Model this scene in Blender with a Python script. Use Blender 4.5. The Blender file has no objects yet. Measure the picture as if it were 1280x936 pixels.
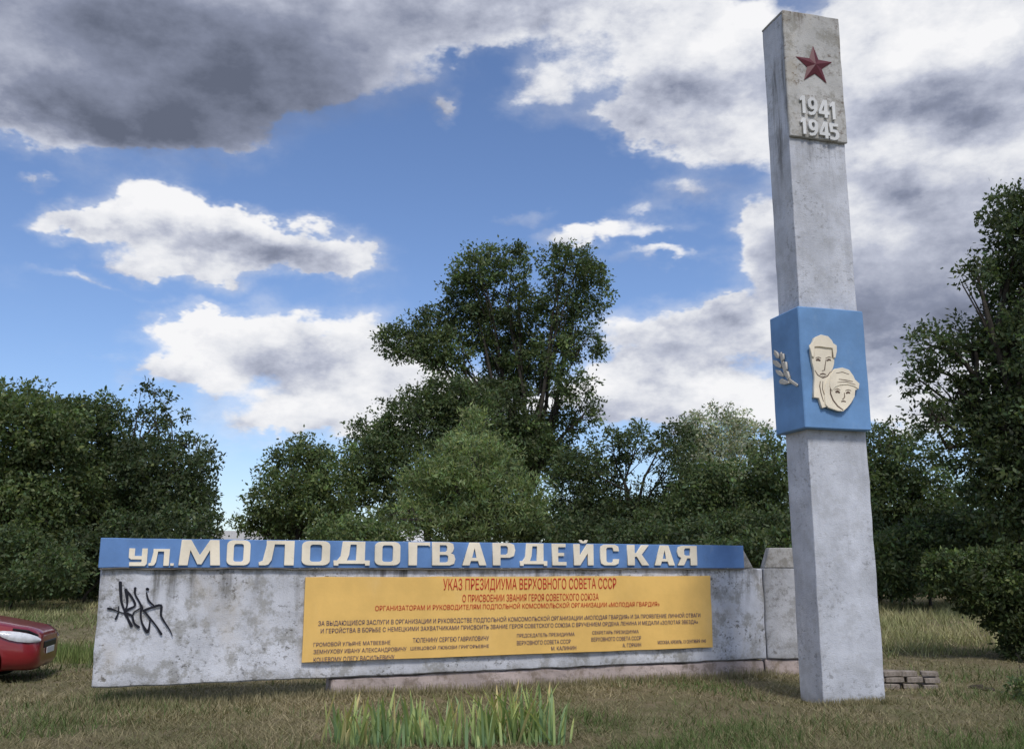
import bpy, bmesh, math, random
import numpy as np
from mathutils import Vector, Matrix, noise as mnoise

# ------------------------------------------------------------------ camera, world, sun, exposure
S = bpy.context.scene
COL = S.collection
R = math.radians
FPX, PITCH, EYE = 1200.0, R(11.5), 1.6
cam = bpy.data.cameras.new('camera')
cam.sensor_width = 36.0
cam.lens = 36.0 * FPX / 1280.0
cam.clip_start, cam.clip_end = 0.1, 3000
camo = bpy.data.objects.new('camera', cam)
COL.objects.link(camo)
camo.location = (0, 0, EYE)
camo.rotation_euler = (R(90) + PITCH, 0, 0)
S.camera = camo

SUN_EL, SUN_AZ = R(50), R(166)      # azimuth clockwise from +Y (the view direction); 166 = behind, a little to the right
sd = Vector((math.sin(SUN_AZ) * math.cos(SUN_EL), math.cos(SUN_AZ) * math.cos(SUN_EL), math.sin(SUN_EL)))
sun = bpy.data.lights.new('sun', 'SUN')
sun.energy, sun.angle, sun.color = 2.3, R(12), (1.0, 0.95, 0.88)
suno = bpy.data.objects.new('sun', sun)
COL.objects.link(suno)
suno.rotation_euler = (-sd).to_track_quat('-Z', 'Y').to_euler()

S.view_settings.view_transform = 'Standard'
S.view_settings.look = 'None'
S.view_settings.exposure = 0.0
S.view_settings.gamma = 1.0
SKY_STRENGTH = 0.1

cP, sP = math.cos(PITCH), math.sin(PITCH)
def ray(px, py):                    # direction of a photograph point
    u = 468.0 - py
    return Vector((px - 640.0, FPX * cP - u * sP, FPX * sP + u * cP))
def at(px, py, Y):                  # the point seen there at distance Y
    d = ray(px, py)
    return Vector((0, 0, EYE)) + d * (Y / d.y)

def nd(nt, typ, **kw):
    n = nt.nodes.new(typ)
    for k, v in kw.items():
        if k.startswith('in_'):
            n.inputs[k[3:]].default_value = v
        else:
            setattr(n, k, v)
    return n

# clouds: centre px, half sizes px, weight   (laid out as directions on the sky sphere)
CLOUDS = [
 (235, 285, 150, 44, .95), (335, 298, 120, 44, .95), (100, 270, 70, 28, .75), (415, 320, 50, 28, .7), (225, 335, 100, 20, .7), (180, 236, 50, 24, .6),
 (275, 432, 105, 60, 1.05), (440, 445, 115, 56, 1.05), (390, 520, 150, 36, 1.0), (205, 472, 70, 22, .7), (240, 405, 50, 30, .7), (560, 500, 120, 44, .9),
 (90, 30, 300, 140, 1.5), (370, 25, 200, 100, 1.1), (570, 0, 150, 48, .85), (10, 110, 150, 55, .8), (210, 140, 110, 40, .75), (650, 25, 70, 40, .5),
 (120, 360, 60, 11, .45), (20, 220, 20, 11, .5), (566, 135, 20, 24, .6), (690, 105, 54, 56, .6),
 (850, 60, 120, 110, 1.0), (900, 125, 110, 80, .95), (790, 150, 60, 34, .6), (765, 10, 80, 50, .6),
 (1150, 70, 230, 140, 1.3), (1180, 300, 230, 190, 1.5), (985, 290, 56, 66, .8), (1110, 430, 150, 90, 1.0),
 (755, 292, 130, 18, .50), (865, 235, 70, 26, .55), (668, 264, 46, 12, .45), (825, 325, 80, 14, .46), (805, 262, 60, 16, .30), (720, 285, 60, 14, .25),
 (860, 440, 120, 52, 1.05), (770, 490, 100, 38, 1.0), (930, 400, 50, 30, .8), (900, 510, 150, 34, .9), (1060, 520, 200, 36, .7),
]
DARKS = [(130, 35, 380, 170, 1.0), (400, 40, 230, 120, .75), (620, 0, 140, 60, .45), (1200, 290, 240, 160, .54), (1240, 110, 130, 55, .5), (990, 290, 60, 60, .5),
         (850, 440, 90, 40, .55), (330, 305, 90, 30, .45), (380, 470, 80, 26, .35), (1120, 380, 120, 60, .5), (170, 335, 90, 22, .3), (220, 150, 150, 60, .4)]

def sky_world():
    w = bpy.data.worlds.new('World')
    S.world = w
    w.use_nodes = True
    nt = w.node_tree
    nt.nodes.clear()
    L = nt.links.new
    out = nd(nt, 'ShaderNodeOutputWorld')
    bg = nd(nt, 'ShaderNodeBackground', in_Strength=SKY_STRENGTH)
    L(bg.outputs[0], out.inputs[0])
    sky = nd(nt, 'ShaderNodeTexSky', sky_type='NISHITA', sun_disc=False, sun_elevation=SUN_EL, sun_rotation=SUN_AZ,
             air_density=1.0, dust_density=0.35, ozone_density=3.5)
    tc = nd(nt, 'ShaderNodeTexCoord')
    def math_(op, a, b=None, clamp=False):
        n = nd(nt, 'ShaderNodeMath', operation=op, use_clamp=clamp)
        for i, v in enumerate((a, b)):
            if v is None: continue
            if isinstance(v, (int, float)): n.inputs[i].default_value = v
            else: L(v, n.inputs[i])
        return n.outputs[0]
    def vmath(op, a, b=None):
        n = nd(nt, 'ShaderNodeVectorMath', operation=op)
        for i, v in enumerate((a, b)):
            if v is None: continue
            if isinstance(v, (tuple, Vector)): n.inputs[i].default_value = tuple(v)
            else: L(v, n.inputs[i])
        return n
    def noise(vec, scale, detail, rough=.55, vector=False):
        n = nd(nt, 'ShaderNodeTexNoise', in_Scale=scale, in_Detail=detail, in_Roughness=rough)
        L(vec, n.inputs['Vector'])
        return n.outputs['Color' if vector else 'Fac']
    def mrange(v, a, b, c, d, smooth=True):
        n = nd(nt, 'ShaderNodeMapRange', interpolation_type='SMOOTHSTEP' if smooth else 'LINEAR')
        L(v, n.inputs[0])
        for i, x in enumerate((a, b, c, d)): n.inputs[i + 1].default_value = x
        return n.outputs[0]
    d = tc.outputs['Generated']
    st = vmath('MULTIPLY', d, (1, 1, 1.7)).outputs[0]
    w1 = vmath('SUBTRACT', noise(st, 5.0, 3, .5, True), (.5, .5, .5)).outputs[0]
    w2 = vmath('SUBTRACT', noise(st, 17.0, 4, .6, True), (.5, .5, .5)).outputs[0]
    wd = vmath('ADD', vmath('MULTIPLY', w1, (.10, .10, .06)).outputs[0], vmath('MULTIPLY', w2, (.075, .075, .060)).outputs[0]).outputs[0]
    p = vmath('ADD', d, wd).outputs[0]
    def blob(vec, b, lift=False):
        px, py, rx, ry, wgt = b
        c = ray(px, py).normalized()
        r = Vector((c.y, -c.x, 0)).normalized()
        t = r.cross(c)
        k = ray(px, py).length
        q = nd(nt, 'ShaderNodeCombineXYZ')
        L(vmath('DOT_PRODUCT', vec, tuple(r * (k / rx))).outputs['Value'], q.inputs[0])
        y = vmath('DOT_PRODUCT', vmath('SUBTRACT', vec, tuple(c)).outputs[0], tuple(t * (k / ry))).outputs['Value']
        L(y, q.inputs[1])
        v = mrange(vmath('LENGTH', q.outputs[0]).outputs['Value'], 0, 1.45, wgt, 0)
        return v, y
    dens = None; lift = None
    for b in CLOUDS:
        v, y = blob(p, b)
        vy = math_('MULTIPLY', v, y)
        dens = v if dens is None else math_('ADD', dens, v)
        lift = vy if lift is None else math_('ADD', lift, vy)
    # broken cloud everywhere the photograph does not reach
    gen = noise(st, 2.2, 5, .55)
    sep = nd(nt, 'ShaderNodeSeparateXYZ'); L(d, sep.inputs[0])
    behind = math_('MULTIPLY', mrange(sep.outputs[1], .62, .35, 0, 1), mrange(gen, .44, .60, 0, 1))
    dens = math_('ADD', dens, behind)
    n1 = noise(st, 9.0, 8, .6)
    mask_v = math_('ADD', dens, math_('MULTIPLY', math_('SUBTRACT', n1, .5), .95))
    core = mrange(mask_v, .33, .62, 0, 1)
    veil = math_('MULTIPLY', mrange(math_('ADD', dens, math_('MULTIPLY', math_('SUBTRACT', noise(st, 6.0, 6, .62), .5), 1.3)), .02, .75, 0, 1), .42)
    mask = math_('MAXIMUM', core, veil)
    # light and shade inside the cloud: tops bright, bases and thick cores grey
    off = vmath('ADD', st, (0.012, -0.012, 0.055)).outputs[0]
    n2 = noise(off, 9.0, 8, .6)
    relief = math_('MULTIPLY', math_('SUBTRACT', n1, n2), 1.45)
    dk = None
    for b in DARKS:
        v, y = blob(p, b)
        dk = v if dk is None else math_('ADD', dk, v)
    dk = math_('ADD', dk, math_('MULTIPLY', behind, .30))
    soft = math_('SUBTRACT', 1.0, math_('MULTIPLY', mrange(dk, .2, 1.0, 0, 1), .45))
    broad = math_('MULTIPLY', math_('SUBTRACT', noise(st, 4.0, 4, .5), .5), .55)
    lit = math_('ADD', math_('ADD', math_('MULTIPLY', lift, .30), broad), math_('MULTIPLY', relief, soft))
    dk = math_('MULTIPLY', math_('TANH', dk), 1.06)
    lit = math_('SUBTRACT', math_('ADD', lit, .81), math_('MULTIPLY', dk, .62))
    lit = math_('SUBTRACT', lit, math_('MULTIPLY', math_('SUBTRACT', mask_v, .9), .07))
    ramp = nd(nt, 'ShaderNodeValToRGB')
    L(lit, ramp.inputs[0])
    e = ramp.color_ramp.elements
    def srgb(r, g, b): return tuple(((x / 255 + .055) / 1.055) ** 2.4 for x in (r, g, b)) + (1,)
    e[0].position, e[0].color = 0.0, srgb(99, 106, 124)
    e[1].position, e[1].color = 1.0, srgb(247, 247, 249)
    for pos, c in ((.28, srgb(138, 145, 166)), (.55, srgb(188, 193, 209)), (.78, srgb(228, 230, 236))):
        x = e.new(pos); x.color = c
    cl = vmath('MULTIPLY', ramp.outputs[0], tuple([1 / SKY_STRENGTH] * 3)).outputs[0]
    tint = vmath('MULTIPLY', sky.outputs[0], (1.22, 1.24, 1.40)).outputs[0]
    mix = nd(nt, 'ShaderNodeMix', data_type='RGBA')
    L(mask, mix.inputs[0]); L(tint, mix.inputs[6]); L(cl, mix.inputs[7])
    L(mix.outputs[2], bg.inputs[0])
    w.cycles.sampling_method = 'MANUAL'
    w.cycles.sample_map_resolution = 512
sky_world()
S.cycles.max_bounces = 6
S.cycles.transparent_max_bounces = 4

# ------------------------------------------------------------------ helpers
rng = np.random.default_rng(7)
random.seed(7)

def mesh(name, verts, faces, mat=None, smooth=False):
    me = bpy.data.meshes.new(name)
    me.from_pydata([tuple(v) for v in verts], [], faces)
    me.update()
    if mat: me.materials.append(mat)
    if smooth:
        me.polygons.foreach_set('use_smooth', [True] * len(me.polygons))
    return me
def np_mesh(name, V, nper, col, mat):
    """V (n*nper,3): faces of nper vertices each; col (n,3) one colour for each face"""
    me = bpy.data.meshes.new(name)
    n = len(V) // nper
    me.vertices.add(len(V)); me.loops.add(len(V)); me.polygons.add(n)
    me.vertices.foreach_set('co', V.astype(np.float32).ravel())
    me.loops.foreach_set('vertex_index', np.arange(len(V), dtype=np.int32))
    me.polygons.foreach_set('loop_start', np.arange(0, len(V), nper, dtype=np.int32))
    me.polygons.foreach_set('loop_total', np.full(n, nper, dtype=np.int32))
    me.update(calc_edges=True)
    a = me.color_attributes.new('tint', 'FLOAT_COLOR', 'POINT')
    c = np.ones((len(V), 4), np.float32)
    c[:, :3] = np.repeat(col, nper, axis=0)
    a.data.foreach_set('color', c.ravel())
    me.materials.append(mat)
    return me
def obj(name, me, parent=None, mat=None):
    if mat and not me.materials: me.materials.append(mat)
    o = bpy.data.objects.new(name, me)
    COL.objects.link(o)
    if parent: o.parent = parent
    return o
def tag(o, label=None, cat=None, group=None, kind=None):
    for k, v in (('label', label), ('category', cat), ('group', group), ('kind', kind)):
        if v: o[k] = v
    return o
def thing(name, loc, rz, label, cat, group=None):
    o = bpy.data.objects.new(name, None)
    o.empty_display_size = .2
    COL.objects.link(o)
    o.location = loc; o.rotation_euler = (0, 0, rz)
    return tag(o, label, cat, group)
def bm_mesh(bm, name, mat=None, smooth=False):
    me = bpy.data.meshes.new(name)
    bm.normal_update()
    bm.to_mesh(me); bm.free()
    if mat: me.materials.append(mat)
    if smooth: me.polygons.foreach_set('use_smooth', [True] * len(me.polygons))
    return me
def bm_box(x0, x1, y0, y1, z0, z1, bevel=0.0, cuts=(1, 1, 1), jit=0.0, seg=1):
    bm = bmesh.new()
    nx, ny, nz = cuts
    bmesh.ops.create_cube(bm, size=1)
    for v in bm.verts:
        v.co = Vector(((x0, x1)[v.co.x > 0], (y0, y1)[v.co.y > 0], (z0, z1)[v.co.z > 0]))
    if bevel:
        bmesh.ops.bevel(bm, geom=bm.edges[:], offset=bevel, segments=seg, affect='EDGES', profile=.6)
    for ax, n, lo, hi in ((0, nx, x0, x1), (1, ny, y0, y1), (2, nz, z0, z1)):
        for i in range(1, n):
            co = [0, 0, 0]; no = [0, 0, 0]
            co[ax] = lo + (hi - lo) * i / n; no[ax] = 1
            bmesh.ops.bisect_plane(bm, geom=bm.verts[:] + bm.edges[:] + bm.faces[:], plane_co=co, plane_no=no)
    if jit:
        for v in bm.verts:
            q = v.co * 3.1
            q2 = v.co * 11.0
            v.co += mnoise.noise_vector(q) * jit + mnoise.noise_vector(q2) * jit * .6
    return bm
def box(name, x0, x1, y0, y1, z0, z1, mat, parent=None, bevel=.01, cuts=(1, 1, 1), jit=0, seg=1):
    return obj(name, bm_mesh(bm_box(x0, x1, y0, y1, z0, z1, bevel, cuts, jit, seg), name, mat), parent)
def tube(pts, rad, sides=7, cap=True):
    V, F = [], []
    n = len(pts)
    for i, p in enumerate(pts):
        p = Vector(p)
        t = (Vector(pts[min(i + 1, n - 1)]) - Vector(pts[max(i - 1, 0)])).normalized()
        a = t.cross(Vector((0.3, 1, 0.1))).normalized(); b = t.cross(a)
        for k in range(sides):
            an = 2 * math.pi * k / sides
            V.append(p + (a * math.cos(an) + b * math.sin(an)) * rad[i])
    for i in range(n - 1):
        for k in range(sides):
            k2 = (k + 1) % sides
            F.append((i * sides + k, i * sides + k2, (i + 1) * sides + k2, (i + 1) * sides + k))
    if cap: F.append(tuple(range((n - 1) * sides, n * sides)))
    return V, F
def merge(parts):
    V, F = [], []
    for v, f in parts:
        o = len(V)
        V += list(v); F += [tuple(i + o for i in q) for q in f]
    return V, F
def shape(name, outlines, thick, mat, to, parent=None, bevel=0.0):
    """filled outlines (even-odd) given thickness; to(x, y, z) places them: z grows out of the face"""
    c = bpy.data.curves.new('outline', 'CURVE')
    c.dimensions = '2D'; c.fill_mode = 'BOTH'
    c.extrude = max(thick / 2 - bevel, 0); c.bevel_depth = bevel; c.bevel_resolution = 1; c.offset = -bevel
    for pts in outlines:
        s = c.splines.new('POLY'); s.points.add(len(pts) - 1); s.use_cyclic_u = True
        for p, q in zip(s.points, pts): p.co = (q[0], q[1], 0, 1)
    return from_curve(name, c, mat, lambda v: to(v.x, v.y, v.z + thick / 2), parent)
def from_curve(name, c, mat, f, parent):
    t = bpy.data.objects.new('outline', c)
    COL.objects.link(t)
    dg = bpy.context.evaluated_depsgraph_get()
    me = bpy.data.meshes.new_from_object(t.evaluated_get(dg))
    bpy.data.objects.remove(t); bpy.data.curves.remove(c)
    me.name = name
    for v in me.vertices: v.co = f(v.co)
    me.update()
    bm = bmesh.new(); bm.from_mesh(me)
    bmesh.ops.remove_doubles(bm, verts=bm.verts[:], dist=1e-5)
    bmesh.ops.recalc_face_normals(bm, faces=bm.faces[:])
    bm.to_mesh(me); bm.free()
    me.materials.clear(); me.materials.append(mat)
    return obj(name, me, parent)
def text_mesh(name, body, mat, parent, x0, x1, z0, z1, y, thick=0.0, offset=0.0, rows=None):
    c = bpy.data.curves.new('text', 'FONT')
    c.body = body; c.extrude = .001; c.offset = offset
    t = bpy.data.objects.new('text', c)
    COL.objects.link(t)
    dg = bpy.context.evaluated_depsgraph_get()
    me = bpy.data.meshes.new_from_object(t.evaluated_get(dg))
    bpy.data.objects.remove(t)
    co = np.zeros(len(me.vertices) * 3, np.float32); me.vertices.foreach_get('co', co); co = co.reshape(-1, 3)
    lo, hi = co.min(0), co.max(0)
    u = (co - lo) / np.maximum(hi - lo, 1e-6)
    n = np.empty_like(co)
    n[:, 0] = x0 + u[:, 0] * (x1 - x0); n[:, 2] = z0 + u[:, 1] * (z1 - z0); n[:, 1] = y - u[:, 2] * max(thick, .001)
    me.vertices.foreach_set('co', n.ravel()); me.update()
    me.materials.clear(); me.materials.append(mat); me.name = name
    return obj(name, me, parent)

# ------------------------------------------------------------------ materials
def new_mat(name, rough=.8, spec=.3):
    m = bpy.data.materials.new(name); m.use_nodes = True
    nt = m.node_tree
    b = nt.nodes['Principled BSDF']
    b.inputs['Roughness'].default_value = rough
    b.inputs['Specular IOR Level'].default_value = spec
    return m, nt, b
def mixc(nt, fac, a, b, blend='MIX'):
    n = nd(nt, 'ShaderNodeMix', data_type='RGBA', blend_type=blend)
    for i, v in ((0, fac), (6, a), (7, b)):
        if isinstance(v, (int, float)): n.inputs[i].default_value = v
        elif isinstance(v, tuple): n.inputs[i].default_value = v if len(v) == 4 else v + (1,)
        else: nt.links.new(v, n.inputs[i])
    return n.outputs[2]
def tnoise(nt, scale, detail=5, rough=.6, stretch=(1, 1, 1), shift=(0, 0, 0)):
    tc = nd(nt, 'ShaderNodeTexCoord')
    mp = nd(nt, 'ShaderNodeMapping'); mp.inputs['Scale'].default_value = stretch; mp.inputs['Location'].default_value = shift
    nt.links.new(tc.outputs['Object'], mp.inputs[0])
    n = nd(nt, 'ShaderNodeTexNoise', in_Scale=scale, in_Detail=detail, in_Roughness=rough)
    nt.links.new(mp.outputs[0], n.inputs['Vector'])
    return n.outputs['Fac']
def step(nt, v, a, b, c=0.0, d=1.0):
    n = nd(nt, 'ShaderNodeMapRange', interpolation_type='SMOOTHSTEP')
    nt.links.new(v, n.inputs[0])
    for i, x in enumerate((a, b, c, d)): n.inputs[i + 1].default_value = x
    return n.outputs[0]
def mul(nt, a, b, op='MULTIPLY'):
    n = nd(nt, 'ShaderNodeMath', operation=op)
    for i, v in enumerate((a, b)):
        if isinstance(v, (int, float)): n.inputs[i].default_value = v
        else: nt.links.new(v, n.inputs[i])
    return n.outputs[0]
def bump(nt, b, h, strength=.3, dist=.01):
    n = nd(nt, 'ShaderNodeBump', in_Strength=strength, in_Distance=dist)
    nt.links.new(h, n.inputs['Height']); nt.links.new(n.outputs[0], b.inputs['Normal'])
def ocoord(nt, axis):
    tc = nd(nt, 'ShaderNodeTexCoord'); s = nd(nt, 'ShaderNodeSeparateXYZ')
    nt.links.new(tc.outputs['Object'], s.inputs[0])
    return s.outputs[axis]

def concrete(name, base, dirt=(.10, .095, .085), blotch=.55, streak_top=None, streak_len=.5, spots=.6, yellow=0.0, foot_dark=None):
    m, nt, b = new_mat(name, .9, .2)
    c = mixc(nt, step(nt, tnoise(nt, 1.1, 6, .65), .3, .7), tuple(x * .80 for x in base), tuple(min(1, x * 1.12) for x in base))
    c = mixc(nt, mul(nt, step(nt, tnoise(nt, 3.3, 9, .76, (1, 1, 1), (7, 3, 1)), .475, .60), blotch), c, (base[0] * .46, base[1] * .44, base[2] * .38))
    c = mixc(nt, mul(nt, mul(nt, step(nt, tnoise(nt, 13, 6, .74, (1, 1, 1.3), (2, 9, 4)), .535, .61), step(nt, tnoise(nt, 1.7, 4, .6, (1, 1, 1), (4, 4, 1)), .42, .60)), spots), c, dirt)
    c = mixc(nt, mul(nt, step(nt, tnoise(nt, 7, 4, .6, (1, 1, .07), (3, 3, 0)), .50, .72), .35), c, tuple(x * .66 for x in base))
    if yellow:
        c = mixc(nt, mul(nt, step(nt, tnoise(nt, 2.1, 5, .6, (1, 1, .6), (5, 5, 5)), .5, .75), yellow), c, (.42, .33, .19))
    if streak_top is not None:
        st = step(nt, tnoise(nt, 5.5, 5, .65, (1, 1, .10), (1, 2, 3)), .47, .70)
        zz = ocoord(nt, 2)
        wob = mul(nt, mul(nt, tnoise(nt, 2.4, 4, .6, (1, 1, .05)), -.5, 'ADD'), streak_len * 1.7)
        g = step(nt, mul(nt, zz, wob, 'ADD'), streak_top - streak_len, streak_top)
        c = mixc(nt, mul(nt, mul(nt, st, g), .85), c, dirt)
    if foot_dark is not None:
        g = step(nt, mul(nt, ocoord(nt, 2), mul(nt, tnoise(nt, 7, 4, .6), .25), 'ADD'), foot_dark + .30, foot_dark + .05)
        c = mixc(nt, mul(nt, g, .45), c, (.12, .11, .085))  # darker brownish grey towards the bottom, with an uneven upper limit
    nt.links.new(c, b.inputs['Base Color'])
    bump(nt, b, mul(nt, tnoise(nt, 9, 9, .7), tnoise(nt, 60, 3, .6), 'ADD'), .55, .012)
    return m
def paint(name, col, worn=None, wear=.5, rough=.55, scale=6, streak=True, fade=.16, spec=.35):
    m, nt, b = new_mat(name, rough, spec)
    c = mixc(nt, step(nt, tnoise(nt, 1.6, 5, .6), .3, .7), tuple(x * (1 - fade) for x in col), tuple(min(1, x * (1 + fade)) for x in col))
    if worn:
        c = mixc(nt, mul(nt, step(nt, tnoise(nt, scale, 8, .72, (1, 1, .4 if streak else 1), (3, 1, 8)), .58, .72), wear), c, worn)
    nt.links.new(c, b.inputs['Base Color'])
    bump(nt, b, tnoise(nt, 30, 5, .65), .25, .006)
    return m
def leafy(name, gloss=.55, trans=.36, spec=.25):
    m, nt, b = new_mat(name, gloss, spec)
    a = nd(nt, 'ShaderNodeAttribute', attribute_name='tint')
    nt.links.new(a.outputs['Color'], b.inputs['Base Color'])
    t = nd(nt, 'ShaderNodeBsdfTranslucent')
    warm = mixc(nt, 1.0, a.outputs['Color'], (1.25, 1.35, .7), 'MULTIPLY')
    nt.links.new(warm, t.inputs['Color'])
    mx = nd(nt, 'ShaderNodeMixShader'); mx.inputs[0].default_value = trans
    nt.links.new(b.outputs[0], mx.inputs[1]); nt.links.new(t.outputs[0], mx.inputs[2])
    nt.links.new(mx.outputs[0], nt.nodes['Material Output'].inputs[0])
    return m
def plain(name, col, rough=.6, spec=.3, metal=0, grain=40, var=.2):
    m, nt, b = new_mat(name, rough, spec)
    b.inputs['Metallic'].default_value = metal
    c = mixc(nt, tnoise(nt, grain, 4, .6), tuple(x * (1 - var) for x in col), tuple(min(1, x * (1 + var)) for x in col))
    nt.links.new(c, b.inputs['Base Color'])
    return m

M_slab = concrete('whitewashed concrete', (.63, .645, .695), streak_top=1.66, streak_len=.75, blotch=.75, spots=.85, yellow=.3, foot_dark=.2)
M_slab2 = concrete('grey concrete', (.45, .455, .48), streak_top=1.66, streak_len=.6, foot_dark=.2)
M_cap = concrete('cap concrete', (.40, .39, .38), blotch=.7)
M_plinth = concrete('pinkish concrete', (.52, .43, .40), blotch=.85, spots=.5, yellow=.35, foot_dark=-.05)
M_pillar = concrete('pillar concrete', (.555, .575, .63), blotch=.24, spots=.45, streak_top=7.5, streak_len=1.1, foot_dark=0.0)
M_plaque = concrete('plaque concrete', (.455, .45, .435), blotch=.6, spots=.7, yellow=.32, streak_top=9.45, streak_len=.62, dirt=(.11, .075, .05))
M_blue = paint('blue paint', (.122, .242, .495), (.32, .38, .47), .38, .6)
M_blue2 = paint('block blue paint', (.145, .285, .515), (.34, .42, .50), .25, .6, 3)
M_cream = paint('cream paint', (.84, .755, .60), (.45, .36, .25), .35, .6, 9, False)
M_white = paint('white paint', (.62, .625, .62), (.38, .35, .31), .4, .6, 9, False)
M_grey_relief = paint('greyed relief paint', (.56, .52, .45), (.16, .15, .14), .6, .7, 9, False)
M_groove = paint('groove brown', (.14, .095, .07), (.25, .2, .15), .4, .8, 20, False)
M_star = paint('star red', (.115, .020, .030), (.08, .035, .04), .5, .5, 8, False)
M_yellow = paint('banner yellow', (.82, .52, .155), (.84, .59, .27), .3, .45, 1.2, True, .08)
M_yside = plain('banner edge', (.25, .16, .05), .6)
M_red_ink = plain('red ink', (.52, .035, .022), .6)
M_dark_ink = plain('dark ink', (.075, .05, .125), .6)
M_spray = plain('black spray paint', (.012, .013, .02), .5)
M_brick = concrete('old brick', (.33, .285, .25), blotch=.7, spots=.5, yellow=.3)
M_bark = concrete('bark', (.055, .048, .04), blotch=.7)
M_leaf = leafy('foliage')
M_blade = leafy('grass blade', .75, .2, .15)
M_iris = leafy('iris leaf', .5, .25, .3)

# ------------------------------------------------------------------ ground
def g(x, y):
    """height of the ground"""
    y = np.asarray(y, float); x = np.asarray(x, float)
    rise = np.clip(y - 17.5, 0, 60) * .029
    near = np.exp(-((y - 13) / 9) ** 2)
    und = (.022 * np.sin(x * 1.7 + y * .6) * np.sin(y * 1.3 - x * .4) + .012 * np.sin(x * 4.1 + 1.3) * np.sin(y * 3.7)) 
    return rise + und - .015
def ground():
    xs = np.concatenate([-np.geomspace(700, 22, 16), np.linspace(-21, 21, 141), np.geomspace(22, 700, 16)])
    ys = np.concatenate([-np.geomspace(300, 5, 8), np.linspace(-4, 34, 121), np.geomspace(36, 900, 20)])
    X, Y = np.meshgrid(xs, ys)
    Z = g(X, Y)
    n, m = len(xs), len(ys)
    V = np.stack([X, Y, Z], -1).reshape(-1, 3)
    F = [(j * n + i, j * n + i + 1, (j + 1) * n + i + 1, (j + 1) * n + i) for j in range(m - 1) for i in range(n - 1)]
    mt, nt, b = new_mat('dry turf', .95, .1)
    c = mixc(nt, step(nt, tnoise(nt, .55, 6, .65), .35, .65), (.20, .165, .10), (.15, .145, .07))
    c = mixc(nt, step(nt, tnoise(nt, 2.4, 8, .7), .45, .68), c, (.26, .21, .135))
    c = mixc(nt, mul(nt, step(nt, tnoise(nt, 7, 6, .7), .52, .7), .7), c, (.10, .085, .06))
    nt.links.new(c, b.inputs['Base Color'])
    bump(nt, b, tnoise(nt, 26, 8, .75), .8, .04)
    o = obj('ground', mesh('ground', V, F, mt, True))
    tag(o, kind='structure')
ground()

# ------------------------------------------------------------------ the street sign wall (local x along the wall, -y towards the road, z up)
WA = (-4.9736, 11.8578, 0); WANG = R(23.305)
wall = thing('sign_wall', WA, WANG, 'long whitewashed concrete wall under a blue street name board, black graffiti at its left end', 'wall')
def on_wall(px, py, d=0.0):
    u = Vector((math.cos(WANG), math.sin(WANG), 0)); n = Vector((u.y, -u.x, 0))
    a = Vector(WA) + n * d
    q = ray(px, py); o = Vector((0, 0, EYE))
    t = (a - o).dot(n) / q.dot(n)
    p = o + q * t - a
    return p.dot(u), p.z
slab = box('slab', 0, 9.80, 0, .22, .23, 1.625, M_slab, wall, .016, (60, 1, 10), .012)
box('plinth', 2.87, 9.76, .035, .34, -.15, .215, M_plinth, wall, .02, (40, 1, 3), .022)
def cap_bm(x0, x1, in0, in1, y0, y1, z0, z1, lean):
    pts = [(x0, y0, z0), (x1, y0, z0), (x1, y1, z0), (x0, y1, z0), (x0 + in0, y0 + lean, z1), (x1 - in1, y0 + lean, z1), (x1 - in1, y1 - lean, z1), (x0 + in0, y1 - lean, z1)]
    bm = bmesh.new()
    v = [bm.verts.new(p) for p in pts]
    for f in ((0, 1, 5, 4), (1, 2, 6, 5), (2, 3, 7, 6), (3, 0, 4, 7), (4, 5, 6, 7), (3, 2, 1, 0)): bm.faces.new([v[i] for i in f])
    bmesh.ops.bevel(bm, geom=bm.edges[:], offset=.01, segments=1, affect='EDGES')
    return bm
obj('cap', bm_mesh(cap_bm(0.0, 9.62, .02, .20, -.005, .235, 1.63, 1.965, .012), 'cap', M_cap), wall)
fascia = obj('name_board', bm_mesh(bm_box(-.035, 9.41, -.048, -.008, 1.628, 1.982, .006, (50, 1, 1), .006), 'name_board', M_blue), wall)
box('drip_edge', -.02, 9.43, -.058, -.003, 1.606, 1.625, concrete('dark drip edge', (.17, .16, .15)), wall, .004, (70, 1, 1), .014)

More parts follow.
